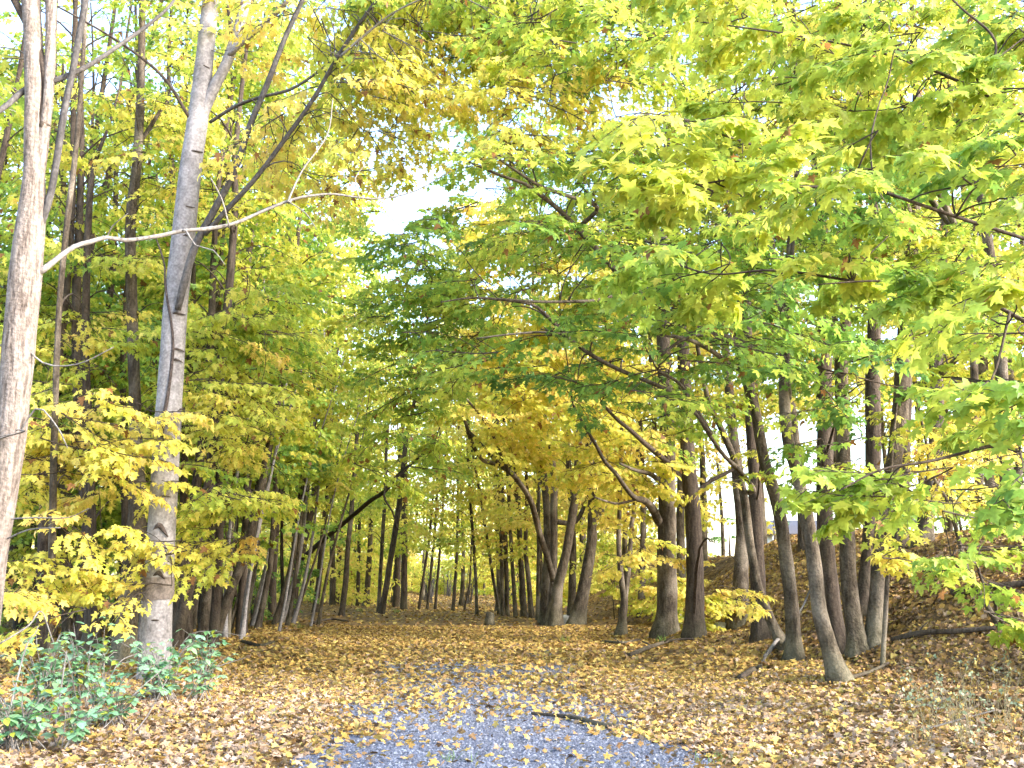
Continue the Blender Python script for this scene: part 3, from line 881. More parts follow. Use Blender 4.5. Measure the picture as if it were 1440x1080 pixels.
# saplings, leafy to the ground, that darken the foot of the wood
for i in range(24):
    Yt = rng.uniform(22, 44); pxx = rng.uniform(-60, 470)
    x = (pxx - 720) / F * Yt
    if x - pathx(Yt) > -6.8: continue
    b = onground(x, Yt)
    tr = Tree('sapling', 'leafy green sapling filling the gaps between trunks of the left wood', b, group='green saplings under the left wood', bark='dark', leaf_size=.11)
    hh = rng.uniform(2.5, 4.5)
    P = np.array([b + np.array([.1 * math.sin(z + i), .1 * math.cos(z * 1.3 + i), z - .1]) for z in np.linspace(0, hh, 6)])
    tr.stem(P, np.linspace(.03, .01, 6), sides=6)
    C, t = auto_crown(tr, .4, hh, 1.3, 14, rng.uniform(.15, .4), .08)
    tr.grow(C, t, .5, size=(.7, 1.2), twigs=False); tr.finish()

# ------------------------------------------------------------------ the far end of the avenue
far = [(503, 851, 6, 'dark'), (532, 862, 6, 'brown'), (537, 863, 9, 'dark'), (557, 854, 10, 'dark'), (568, 857, 10, 'dark'), (589, 857, 4, 'dark'), (601, 857, 4, 'dark'), (612, 857, 4, 'dark'), (637, 859, 5, 'dark'), (653, 859, 3, 'dark')]
flab = ['dark trunk seen past the lone slender trunk on the leafy rise', 'thin straight trunk beside the leaning forked trunk at the far end of the path', 'leaning forked trunk at the far end of the path, its foot by a mossy tuft', "left one of two thick dark trunks side by side at the path's far end", "right one of two thick dark trunks side by side at the path's far end",
        'first thin stem to the right of the two thick dark trunks', 'second thin stem to the right of the two thick dark trunks', 'third thin stem to the right of the two thick dark trunks', 'slim clump standing alone at the bright end of the avenue', 'thinnest leaning stem at the bright end of the avenue']
ftop = [(505, 760), (541, 700), (561, 712), (562, 720), (569, 720), (605, 745), (612, 740), (622, 730), (642, 790), (661, 812)]
for (x, y, w, bk), lab, (tx, ty) in zip(far, flab, ftop):
    traced('maple_tree', lab, [[(x, y, w), ((x + tx) / 2, (y + ty) / 2, w * .9), (tx, ty, w * .85), (tx + (tx - x) * .4, ty - 90, w * .7)]], H=14, bark=bk, crown=(3.2, 15, 3.6, 46, rng.uniform(.5, .68), .09), flare=.2, size=(1.4, 2.3), leaf_size=.15)

# right row: stems at the far side going away
row = [(671, 865, 5, [(667, 778), (661, 700), (657, 620)], 'solitary thin trunk standing out in the path beyond the stump', .62),
       (702, 865, 5, [(689, 784), (674, 689), (665, 640)], 'farthest stem of the right hand row, leaning over the path', .6),
       (707, 866, 6, [(705, 760), (702, 690), (690, 600)], 'second farthest stem of the right hand row', .66),
       (713, 866, 7, [(711, 766), (706, 689), (700, 600)], 'dark third stem from the far end of the right hand row', .7),
       (725, 868, 6, [(718, 750), (713, 650), (706, 560)], 'pale fourth stem from the far end of the right hand row', .7),
       (737, 868, 9, [(732, 778), (727, 674), (722, 560)], 'stout fifth stem from the far end of the right hand row', .74),
       (748, 869, 8, [(743, 815), (739, 766), (741, 700), (736, 600), (728, 520)], 'wavy pale stem just behind the many-stemmed maple', .76),
       (756, 873, 6, [(757, 784), (758, 690), (764, 580)], 'narrow straight stem touching the many-stemmed maple', .76)]
for x, y, w, up, lab, t in row:
    pts = [(x, y, w)] + [(a, b, w * (1 - .12 * (i + 1))) for i, (a, b) in enumerate(up)]
    traced('maple_tree', lab, [pts], H=14, bark='brown', crown=(3.0, 13.5, 3.0, 40, t + .03, .08), flare=.35, size=(1.2, 1.9), leaf_size=.14)

# many-stemmed maple with the arching limb
traced('maple_tree', 'big many-stemmed maple with a limb arching left over the path and bright yellow leaves',
       [[(779, 882, 19), (782, 850, 17), (785, 825, 15), (796, 778, 13), (806, 718, 12), (812, 659, 10), (814, 620, 8), (818, 520, 6)],
        [(765, 879, 15), (768, 830, 14), (770, 778, 12), (769, 718, 11), (764, 660, 10), (758, 590, 9), (752, 520, 7)],
        [(771, 880, 10), (778, 820, 10), (779, 760, 10), (779, 690, 10), (776, 640, 9), (768, 600, 9), (760, 560, 8), (755, 480, 6)]],
       H=[14, 15, 14], bark='brown',
       limbs=[dict(pts=[(779, 818, 9), (770, 785, 9), (760, 754, 9), (752, 722, 8.5), (744, 700, 8), (730, 678, 8), (714, 661, 7.5), (695, 652, 7), (680, 647, 6.5), (668, 632, 6), (660, 612, 5.5), (655, 595, 5), (642, 555, 4), (630, 520, 3)], Y1=26, part='limb'),
              dict(pts=[(712, 661, 5), (700, 630, 5), (690, 605, 4), (672, 580, 3.5), (655, 560, 3)], Y0=27.5, Y1=26, part='limb'),
              dict(pts=[(806, 735, 7), (818, 720, 6), (824, 700, 5), (826, 690, 4)], part='limb')],
       blobs=[(700, 560, 80, 50, 27, 1.5, .74, 1.3), (760, 500, 110, 70, 29, 2, .76, 1.3), (690, 480, 70, 60, 28, 2, .76, 1.1), (800, 620, 80, 60, 29, 1.5, .76, 1.1), (740, 380, 120, 90, 29, 2, .78, 1.3), (690, 320, 50, 60, 28, 1.5, .8, 1.2), (720, 620, 40, 30, 27, 1, .74, .9)], leaf_size=.14, size=(1.0, 1.6))
traced('maple_tree', 'tilted maple beside the pale boulder, with a short stub fork',
       [[(810, 879, 22), (817, 845, 18), (825, 807, 16), (831, 770, 15), (833, 742, 14), (833, 689, 13), (830, 644, 12), (828, 560, 10), (835, 460, 8)]], H=14, bark='brown',
       limbs=[dict(pts=[(836, 730, 10), (846, 718, 9), (851, 708, 8)], part='limb')], twig_bark='dark',
       blobs=[(860, 600, 80, 60, 26, 2, .75, 1.2), (880, 680, 60, 50, 27, 2, .8, 1.1), (840, 520, 80, 60, 27, 2, .78, 1.3), (850, 380, 90, 90, 27, 2, .7, 1.2)], leaf_size=.14, size=(1.0, 1.6))
traced('maple_tree', "slender tree forking low into a narrow Y between tilted maple and paired trunks",
       [[(874, 894, 13), (876, 865, 11), (878, 843, 10), (873, 807, 8), (870, 760, 7), (871, 715, 6), (874, 620, 5)]], H=9, bark='brown',
       limbs=[dict(pts=[(879, 842, 8), (883, 808, 8), (886, 778, 7), (888, 740, 6), (892, 712, 6), (898, 620, 5)], part='limb')],
       blobs=[(900, 780, 50, 30, 25, 1, .76, .6), (890, 640, 50, 40, 25, 1, .78, 1)], size=(.8, 1.2))
traced('maple_tree', "left trunk of the big dark pair, its lowest limb curving over the path",
       [[(936, 893, 33), (937, 865, 28), (938, 807, 27), (938, 760, 26), (938, 718, 25), (938, 640, 23), (936, 560, 21), (933, 460, 18), (935, 340, 14)]], H=14, bark='brown', flare=.35,
       limbs=[dict(pts=[(928, 735, 13), (918, 716, 12), (906, 704, 10), (893, 700, 8), (880, 686, 7), (866, 666, 6), (850, 648, 5.5), (838, 626, 5), (826, 606, 4), (806, 570, 3)], Y1=20, part='limb'),
              dict(pts=[(904, 703, 4), (870, 708, 3.6), (850, 704, 3), (836, 699, 2.4)], Y1=22, part='limb'),
              dict(pts=[(930, 678, 8), (915, 667, 7), (893, 661, 5), (872, 652, 3.5)], Y1=22, part='limb')],
       blobs=[(780, 270, 130, 90, 20, 2, .32, 1.4), (700, 360, 90, 70, 19.5, 2, .36, 1.2), (870, 350, 110, 90, 20, 2, .34, 1.2), (690, 190, 90, 50, 20, 1.5, .3, 1.2), (830, 540, 60, 40, 19, 1, .2, 1.3), (650, 440, 70, 60, 20, 1.5, .3, 1.5), (590, 520, 80, 70, 21, 1.5, .38, 1.4), (560, 400, 80, 70, 21, 1.5, .34, 1.3), (560, 620, 70, 50, 23, 2, .46, 0.8), (560, 330, 70, 60, 19, 1.5, .36, 1.1), (575, 410, 60, 50, 21, 1.5, .42, 1.0)], tilt=.4)
traced('maple_tree', 'right trunk of the big dark pair beside the path, with yellow sprays across its foot',
       [[(977, 895, 30), (977, 860, 26), (977, 800, 24), (976, 740, 23), (971, 688, 23), (966, 620, 20), (963, 540, 18), (960, 480, 16), (950, 380, 13)]], H=14, bark='dark', flare=.2,
       limbs=[dict(pts=[(956, 670, 9), (940, 652, 8), (922, 636, 7.5), (905, 622, 7), (885, 604, 6), (868, 590, 5), (845, 566, 4)], Y1=20.5, part='limb'),
              dict(pts=[(982, 690, 7), (1000, 676, 6), (1020, 666, 5), (1040, 656, 4)], part='limb')],
       blobs=[(985, 770, 55, 35, 18, 1, .78, .7, dict(ts=.05)), (1030, 810, 40, 30, 18, .8, .8, .5, dict(ts=.05)), (930, 560, 70, 60, 20, 1.5, .36, 1.3), (900, 440, 100, 80, 19, 1.5, .36, 1.1), (960, 330, 90, 80, 18, 1.5, .4, 1.2), (900, 220, 110, 70, 19, 1.5, .42, 1.1)], tilt=.45)
RB = 'dark'
traced('maple_tree', 'thick trunk higher on the bank with pale dappled bark, behind the thin slanting one',
       [[(1039, 876, 27), (1042, 820, 22), (1044, 741, 18), (1037, 670, 16), (1030, 600, 14), (1020, 480, 11)]], H=12, bark='brown', crown=(4, 12, 2.4, 20, .7, .1))
traced('maple_tree', 'straight dark trunk standing just behind the thin slanting stem',
       [[(1070, 902, 23), (1067, 840, 21), (1064, 776, 20), (1062, 688, 19), (1058, 628, 17), (1052, 500, 14), (1050, 400, 11)]], H=13, bark='dark',
       blobs=[(1010, 640, 60, 50, 20, 1.5, .6, 1), (1060, 470, 90, 70, 18, 1.5, .3, 1.3), (1110, 330, 100, 80, 18, 2, .25, 1.4)])
traced('maple_tree', 'two-stemmed maple with broken sticks at its foot, one stem thin and slanting',
       [[(1116, 933, 24), (1116, 900, 21), (1112, 840, 19), (1104, 770, 18), (1097, 727, 17), (1086, 685, 17), (1076, 653, 16), (1068, 610, 15), (1058, 560, 14), (1044, 520, 12), (1035, 440, 10)],
        [(1103, 914, 15), (1085, 875, 13), (1066, 825, 12), (1055, 765, 12), (1048, 706, 12), (1040, 670, 11), (1030, 640, 10), (1013, 600, 9), (995, 560, 7)]], H=[12, 9], bark='brown',
       limbs=[dict(pts=[(1060, 690, 7), (1040, 662, 7), (1018, 640, 6), (990, 600, 5), (960, 545, 4.5), (925, 520, 4)], Y1=14, part='limb'),
              dict(pts=[(1048, 530, 8), (1010, 500, 7), (975, 480, 6), (930, 470, 5.5), (890, 522, 0.1)][:4], Y1=14, part='limb'),
              dict(pts=[(1000, 610, 5), (960, 560, 5), (920, 540, 6), (869, 519, 6), (830, 498, 6), (795, 471, 5.5), (770, 445, 5), (747, 428, 4.5), (700, 421, 4), (661, 419, 3), (620, 425, 2)], Y0=15, Y1=13.5, part='limb'),
              dict(pts=[(795, 470, 4), (760, 467, 3.5), (710, 471, 3), (670, 476, 2)], Y0=14.2, Y1=13.8, part='limb')],
       blobs=[(720, 430, 110, 40, 14.3, 1, .32, 1.0), (800, 500, 90, 50, 14.5, 1, .2, 1.0), (960, 500, 70, 60, 14, 1.2, .28, 1.0), (880, 430, 80, 40, 14, 1, .24, 1.0), (640, 470, 60, 50, 14.5, 1, .32, .9), (1060, 420, 80, 60, 13.5, 1, .2, 1.2)], tilt=.35)
traced('maple_tree', 'foremost trunk of the right hand clump, curving up from a mossy flared foot',
       [[(1179, 958, 32), (1166, 910, 23), (1153, 860, 22), (1146, 800, 21), (1137, 741, 20), (1128, 695, 18), (1118, 653, 17), (1108, 620, 16), (1103, 570, 15), (1103, 520, 14), (1108, 440, 12), (1112, 340, 10)]], H=12, bark='brown', flare=.3,
       limbs=[dict(pts=[(1104, 520, 12), (1080, 505, 11), (1050, 490, 11), (1010, 472, 10), (971, 458, 9), (930, 432, 8), (884, 400, 8), (850, 362, 8), (820, 330, 8), (787, 296, 7), (760, 274, 6), (739, 259, 5), (700, 245, 4), (647, 222, 3)], Y1=13, part='limb'),
              dict(pts=[(900, 395, 5), (850, 420, 5), (800, 424, 4.5), (750, 424, 4), (700, 420, 3)], Y0=14, Y1=13, part='limb'),
              dict(pts=[(840, 292, 6), (800, 276, 5.5), (760, 262, 5), (720, 236, 4), (690, 215, 3)], Y0=13.3, Y1=12.8, part='limb'),
              dict(pts=[(1076, 502, 8), (1040, 480, 8), (1000, 470, 6), (960, 478, 5), (930, 500, 4)], Y1=14.5, part='limb'),
              dict(pts=[(1106, 470, 8), (1090, 400, 8), (1084, 330, 7), (1060, 260, 6)], Y1=14.5, part='limb'),
              dict(pts=[(1110, 560, 7), (1106, 460, 7), (1112, 380, 6), (1118, 300, 5)], Y1=14.5, part='limb')],
       blobs=[(760, 240, 130, 60, 13.2, 1, .33, 1.1), (850, 300, 110, 60, 13, 1, .33, 1.1), (700, 320, 90, 50, 13.5, 1, .28, .9), (960, 400, 90, 70, 12.5, 1, .26, 1.2), (1100, 420, 110, 80, 12.5, 1, .22, 1.2), (1180, 520, 80, 50, 12.5, 1, .14, 1.2), (1040, 280, 100, 70, 12, 1, .34, 1.3), (930, 190, 100, 60, 13, 1, .38, 1.3), (1200, 250, 80, 60, 12.5, 1, .2, 1.4), (830, 40, 130, 70, 14, 1.5, .44, 2.0), (930, 0, 150, 50, 14, 1.5, .5, 1.6), (960, 70, 100, 60, 12.5, 1, .5, 1.4)], tilt=.35)
traced('maple_tree', 'stout dark trunk right behind the foremost curving one of the clump',
       [[(1178, 920, 27), (1170, 850, 25), (1162, 776, 24), (1160, 690, 23), (1160, 600, 22), (1158, 500, 20), (1160, 380, 16)]], H=13, bark='dark',
       blobs=[(1140, 570, 60, 60, 15, 1, .35, 1), (1160, 640, 40, 40, 15, .8, .34, .7), (1230, 380, 90, 70, 14.5, 1.5, .3, 1.4), (1150, 130, 110, 90, 15, 2, .5, 1.5)])
traced('maple_tree', 'middle trunk of the right hand clump, with sprigs of young leaves low on its bark',
       [[(1208, 920, 27), (1200, 870, 23), (1193, 811, 22), (1190, 720, 21), (1186, 620, 20), (1184, 500, 18), (1196, 380, 14)]], H=13, bark='brown',
       blobs=[(1280, 300, 90, 80, 14.5, 1.5, .42, 1.4), (1060, 150, 90, 80, 15, 1.5, .6, 1.2)])
traced('maple_tree', 'light sided trunk leaning right at the back of the clump',
       [[(1229, 912, 23), (1233, 840, 22), (1240, 758, 22), (1252, 680, 21), (1264, 600, 22), (1270, 520, 22), (1276, 420, 20), (1286, 300, 17), (1290, 150, 13)]], H=13, bark='brown',
       limbs=[dict(pts=[(1268, 560, 13), (1290, 545, 12), (1318, 530, 10), (1350, 500, 8)], Y1=14, part='limb'),
              dict(pts=[(1284, 330, 10), (1262, 235, 10), (1235, 175, 8), (1200, 125, 6), (1160, 80, 4)], Y1=13.5, part='limb'),
              dict(pts=[(1286, 300, 8), (1275, 200, 7), (1250, 130, 6), (1230, 60, 4)], Y1=14, part='limb'),
              dict(pts=[(1340, 320, 9), (1325, 280, 9), (1310, 240, 8), (1300, 180, 6)], Y0=15, Y1=14.5, part='limb')],
       blobs=[(1330, 470, 90, 70, 14, 1.5, .42, 1.2), (1300, 160, 120, 90, 14, 1.5, .5, 1.4), (1380, 330, 80, 80, 14.5, 1.5, .42, 1.2), (1300, 30, 160, 70, 14, 1.5, .52, 1.8), (1120, 10, 140, 50, 15, 1.5, .55, 1.6)])
traced('maple_tree', 'dark upright trunk showing between the two rightmost trunks of the clump',
       [[(1215, 860, 22), (1221, 780, 21), (1227, 688, 21), (1228, 600, 21), (1228, 520, 20), (1230, 400, 16)]], H=13, bark='dark', blobs=[(1240, 160, 100, 100, 17, 1.5, .6, 1.4), (1220, 330, 80, 60, 17, 1, .4, 1)])
traced('maple_tree', 'trunk on the bank crest leaning right toward the light, with a broken stub',
       [[(1297, 768, 26), (1303, 720, 23), (1311, 680, 20), (1318, 600, 19), (1316, 500, 17), (1322, 400, 14)]], H=12, bark='brown',
       limbs=[dict(pts=[(1300, 745, 8), (1286, 735, 7), (1268, 720, 5)], bark='pale', part='limb')],
       blobs=[(1370, 640, 80, 60, 17, 1.5, .76, 1.2), (1350, 690, 70, 35, 17, 1.2, .72, .7), (1425, 720, 40, 40, 16.5, 1, .62, .7), (1400, 580, 60, 40, 18, 1, .72, .9)])
traced('maple_tree', 'dark trunk at the top of the bank beside the light leaning one',
       [[(1264, 772, 24), (1266, 720, 21), (1270, 640, 20), (1272, 560, 19), (1274, 440, 16)]], H=12, bark='dark', blobs=[(1290, 600, 50, 40, 17, 1, .6, .9), (1200, 60, 120, 70, 17, 1.5, .68, 1.3)])
traced('sapling', "thin upright sapling before the right hand clump, at the shaded bank's foot",
       [[(1241, 943, 7), (1246, 850, 6.5), (1250, 760, 6), (1252, 700, 5.5), (1254, 640, 4.5), (1262, 560, 3.5)]], H=4.5, bark='brown', flare=.1,
       blobs=[(1290, 700, 50, 28, 13.5, .6, .5, .5), (1262, 770, 25, 18, 14.5, .3, .72, .4)])
traced('sapling', 'slanting bare sapling growing out of the shaded bank with fresh green leaves',
       [[(1402, 878, 8), (1380, 838, 7.5), (1358, 795, 7), (1345, 745, 6), (1330, 700, 5), (1312, 670, 4.5), (1300, 610, 3.5), (1288, 560, 2.5)]], H=3.5, bark='brown', flare=.1,
       blobs=[(1330, 790, 55, 26, 11.5, .5, .42, .5), (1400, 690, 60, 50, 12, .8, .5, 1.0), (1425, 800, 35, 40, 11.5, .5, .5, .6), (1430, 862, 20, 15, 11, .3, .55, .5)])

# near maple just outside the picture on the right, whose sunlit boughs hang into it
b = onground(5.4, 7.2)
tr = Tree('overhanging_maple', 'near maple whose bright sunlit boughs hang in from the upper right', b, bark='brown', leaf_size=.125)
P = np.array([b + np.array(v) for v in ((0, 0, -.2), (0, 0, .1), (-.05, .05, 1.5), (-.1, .1, 3), (-.2, .2, 5), (-.25, .2, 7), (-.2, .3, 9))]); tr.stem(P, np.array([.2, .19, .16, .15, .13, .09, .04]), flare=.3)
for pts, ya, yb, r0 in (([(1640, 420), (1480, 350), (1330, 300), (1200, 255), (1090, 215), (1000, 185), (905, 165)], 7.2, 5.9, .018), ([(1200, 262), (1120, 262), (1040, 252), (970, 262)], 6.4, 6.0, .012),
                        ([(1650, 300), (1500, 200), (1380, 130), (1260, 80), (1120, 50), (980, 30)], 7.4, 7.8, .022), ([(1380, 130), (1400, 60), (1350, 10), (1300, -40)], 7.5, 7.4, .014),
                        ([(1650, 560), (1520, 500), (1420, 440), (1330, 400), (1230, 395), (1150, 400)], 7.2, 7.0, .022), ([(1640, 640), (1500, 600), (1400, 625), (1310, 648), (1240, 660), (1180, 690)], 7.0, 6.4, .016),
                        ([(1420, 440), (1400, 520), (1380, 560)], 6.4, 6.2, .01), ([(1200, 395), (1090, 380), (1000, 385), (920, 360)], 7.2, 7.6, .012)):
    PP = np.array([at(x, y, ya + (yb - ya) * i / (len(pts) - 1)) for i, (x, y) in enumerate(pts)])
    tr.stem(PP, np.linspace(r0, .005, len(pts)), part='limb', bark='dark', sides=8, step=.1)
for bb in [(1240, 170, 120, 60, 8.4, .6, .50, 1.2), (1420, 40, 90, 60, 8, .6, .46, 1.3), (1420, 250, 70, 60, 8.2, .6, .44, 1.1), (1110, 130, 110, 50, 8.6, .6, .52, 1.0), (1420, 480, 50, 50, 8, .5, .44, 1.0), (960, 175, 85, 38, 5.9, .35, .56, 1.5), (1040, 235, 90, 45, 6.0, .4, .54, 1.6), (1130, 220, 90, 50, 6.3, .5, .52, 1.2), (970, 260, 40, 20, 6, .3, .6, .8), (1130, 60, 130, 60, 7.8, .7, .60, 1.2), (1000, 30, 130, 45, 7.8, .7, .58, 1.3), (1290, 80, 140, 80, 7.6, .8, .50, 1.3), (1400, 170, 80, 80, 7, .8, .48, 1.3),
           (1180, 280, 100, 50, 6.8, .6, .5, 1.1), (1370, 290, 90, 60, 6.5, .5, .46, 1.3), (1400, 420, 80, 70, 6.2, .5, .46, 1.4), (1310, 400, 70, 50, 6.6, .5, .46, .9), (1190, 400, 70, 40, 7.2, .5, .52, .8), (1240, 665, 50, 18, 7.2, .3, .42, .55), (1200, 692, 20, 10, 7.2, .2, .40, .3), (1390, 530, 70, 50, 6.2, .5, .40, 1.2), (1000, 390, 70, 35, 7.6, .5, .56, .7), (930, 360, 40, 25, 7.6, .4, .5, .7), (1420, 620, 40, 40, 6.6, .4, .42, .8)]:
    P, t = blob(*bb[:7], bb[7] * 1.35, ts=.06); tr.grow(P, t - .035, .42, size=(.5, .85), outward=(-1.2, -.2, 0), arch=.03)
tr.finish()

# ------------------------------------------------------------------ trees behind the right row and at the far end
for i, (pxx, Yt, hh, t) in enumerate([(650, 62, 15, .66), (700, 50, 14, .78), (760, 44, 14, .8), (820, 48, 15, .76), (880, 42, 13, .8), (940, 46, 14, .78), (985, 40, 12, .74), (1010, 50, 13, .72), (730, 66, 16, .7), (850, 60, 15, .74), (600, 75, 15, .6), (560, 66, 15, .58), (520, 58, 15, .55), (640, 85, 16, .64), (680, 90, 15, .66), (1250, 40, 12, .66), (1400, 34, 11, .68), (1330, 44, 12, .7), (900, 36, 12, .78), (800, 38, 13, .8), (1120, 30, 13, .66)]):
    x = (pxx - 720) / F * Yt
    b = onground(x, Yt)
    right = pxx > 690
    tr = Tree('forest_maple', 'yellow maple beyond the bank, behind the row of dark trunks' if right else 'yellow green maple closing the far end of the avenue', b, group='yellow maples behind the right row' if right else 'maples closing the far end', bark='brown', leaf_size=.15)
    P = np.array([b + np.array([.12 * math.sin(z * .5 + i), .1 * math.cos(z * .4 + i), z - .2]) for z in np.arange(0, hh, 1.5)])
    tr.stem(P, np.linspace(rng.uniform(.1, .2), .03, len(P)), flare=.3, sides=7)
    z0 = 2.2 if pxx < 1000 else 5.0
    C, tt = auto_crown(tr, z0, hh, 3.4, 64 if pxx < 1000 else 40, t, .07)
    tr.grow(C, tt, .5, size=(1.3, 2.1), twigs=False); tr.finish()

for i in range(66):
    Yt = rng.uniform(52, 120); pxx = rng.uniform(60, 830); x = (pxx - 720) / F * Yt
    if abs(x - pathx(Yt)) < 4.6 and Yt < 112: continue
    b = onground(x, Yt); hh = rng.uniform(8, 17)
    tr = Tree('forest_maple', 'dim far tree filling the background beyond the end of the avenue', b, group='far trees beyond the avenue', bark='dark', leaf_size=.18)
    P = np.array([b + np.array([.12 * math.sin(z * .5 + i), 0, z - .2]) for z in np.arange(0, hh, 2.0)])
    tr.stem(P, np.linspace(rng.uniform(.1, .22), .03, len(P)), sides=6)
    C, tt = auto_crown(tr, .5, hh, 4.2, 64, rng.uniform(.56, .8), .08)
    tr.grow(C, tt, .5, size=(1.8, 3.0), twigs=False); tr.finish()
for i in range(44):
    Yt = rng.uniform(21, 44); pxx = rng.uniform(640, 1540); x = (pxx - 720) / F * Yt
    if x - pathx(Yt) < 6.0 or (940 < pxx < 1330 and Yt < 33): continue
    b = onground(x, Yt); hh = rng.uniform(15, 23)
    tr = Tree('forest_maple', 'tall yellow green maple on the bank filling the sky above the row of trunks', b, group='tall maples on the bank', bark='brown', leaf_size=.145)
    P = np.array([b + np.array([.16 * math.sin(z * .4 + i), .14 * math.cos(z * .35 + i), z - .2]) for z in np.arange(0, hh, 1.5)])
    tr.stem(P, np.linspace(rng.uniform(.11, .19), .03, len(P)), flare=.3, sides=8)
    C, tt = auto_crown(tr, 7.5, hh, 3.8, 80, rng.uniform(.45, .8), .08)
    tr.grow(C, tt, .5, size=(1.2, 1.9), twigs=False); tr.finish()

# low yellow seedlings on the bank behind the right row, and bare brush at the far end
for i in range(22):
    Yt = rng.uniform(27, 44); pxx = rng.uniform(790, 1010)
    x = (pxx - 720) / F * Yt
    if x - pathx(Yt) < 5.4: continue
    b = onground(x, Yt); hh = rng.uniform(1.0, 2.4)
    tr = Tree('sapling', 'low yellow sapling on the sunny bank behind the right hand row', b, group='yellow saplings on the bank', bark='brown', leaf_size=.12)
    P = np.array([b + np.array([.06 * math.sin(z * 2 + i), 0, z - .1]) for z in np.linspace(0, hh, 5)])
    tr.stem(P, np.linspace(.016, .006, 5), sides=5)
    C, tt = auto_crown(tr, .5, hh, .8, 7, rng.uniform(.62, .82), .06, cull=False)
    tr.grow(C, tt, .5, size=(.6, 1.0), twigs=False); tr.finish()
for i in range(44):
    Yt = rng.uniform(56, 108); o_ = rng.choice([-1, 1]) * rng.uniform(3.2, 13) * (1 if Yt < 90 else rng.uniform(.05, 1)); x = o_ + pathx(Yt); b = onground(x, Yt); hh = rng.uniform(2.5, 6)
    tr = Tree('sapling', 'yellow bushy sapling closing the bright far end of the avenue', b, group='yellow saplings at the far end', bark='brown', leaf_size=.17)
    P = np.array([b + np.array([.1 * math.sin(z + i), 0, z - .1]) for z in np.linspace(0, hh, 5)]); tr.stem(P, np.linspace(.035, .01, 5), sides=5)
    C, tt = auto_crown(tr, .3, hh, 1.7, 22, rng.uniform(.58, .82), .06, cull=False); tr.grow(C, tt, .5, size=(1.3, 2.0), twigs=False); tr.finish()
for i in range(14):
    Yt = rng.uniform(64, 100); pxx = rng.uniform(490, 760)
    x = (pxx - 720) / F * Yt; b = onground(x, Yt)
    e = thing('bare_shrub', 'bare purplish brush closing the far end of the path', 'shrub', b, 'bare brush at the far end')
    bb = Buf()
    for j in range(16):
        a = rng.uniform(0, 6.28); L = rng.uniform(1.5, 4.0); l = rng.uniform(.05, .5)
        bb.add(*tube(np.array([b + np.array([.3 * math.cos(a) * rng.random(), .3 * math.sin(a), -.1]), b + np.array([math.cos(a) * l * L * .4, math.sin(a) * l * L * .4, L * .5]), b + np.array([math.cos(a) * l * L, math.sin(a) * l * L, L])]), np.array([.03, .022, .008]), 4, capend=False))
    bb.build('branch_work', M['limb_grey'], e)

# ------------------------------------------------------------------ brambles at the lower left
def bramble(px, py, Y, w, h, n, label, bark='pale'):
    b = at(px, py, Y); b[2] = float(height(b[0], b[1]))
    e = thing('bramble_shrub', label, 'shrub', b, None)
    can = Buf(); P = []; D = []; Nn = []; S = []; C = []
    for j in range(n):
        a = rng.uniform(0, 6.283); q = rng.uniform(.2, 1); tip = b + np.array([math.cos(a) * w * q, math.sin(a) * w * .8 * q, 1.3 * h * rng.uniform(.35, 1)])
        mid = b * .5 + tip * .5 + np.array([0, 0, h * .28])
        cv, rr = resample([b + np.array([rng.normal(0, w * .25), rng.normal(0, w * .2), -.05]), mid, tip], np.array([.006, .005, .003]), .08)
        can.add(*tube(cv, rr, 5, capend=False))
        for k in range(3, len(cv), 2):
            az = rng.uniform(0, 6.283); pl = rng.uniform(.03, .09)
            base = cv[k] + np.array([math.cos(az) * pl, math.sin(az) * pl, .02])
            s0 = rng.uniform(.06, .125); tn = rng.uniform(.12, .34)
            for da in (0, 1.25, -1.25):
                d = np.array([math.cos(az + da), math.sin(az + da), rng.normal(-.25, .25)])
                P.append(base); D.append(d); Nn.append(np.array([-d[0] * d[2], -d[1] * d[2], 1]) + rng.normal(0, .25, 3)); S.append(s0 * (1 if da == 0 else .8))
                g_ = grad(tn)[()] if False else None
                C.append(np.array([.19 + .14 * tn, .36 + .13 * rng.random(), .20 + .09 * rng.random()]) if rng.random() < .85 else np.array([.32, .38, .05]))
    can.build('canes', M[bark], e, smooth=True)
    V, f, c = leaf_arrays(np.array(P), unit(np.array(D)), unit(np.array(Nn)), np.array(S), np.array(C), L_ov, .15)
    mesh('foliage', V, [f], M['bramble'], e, c)


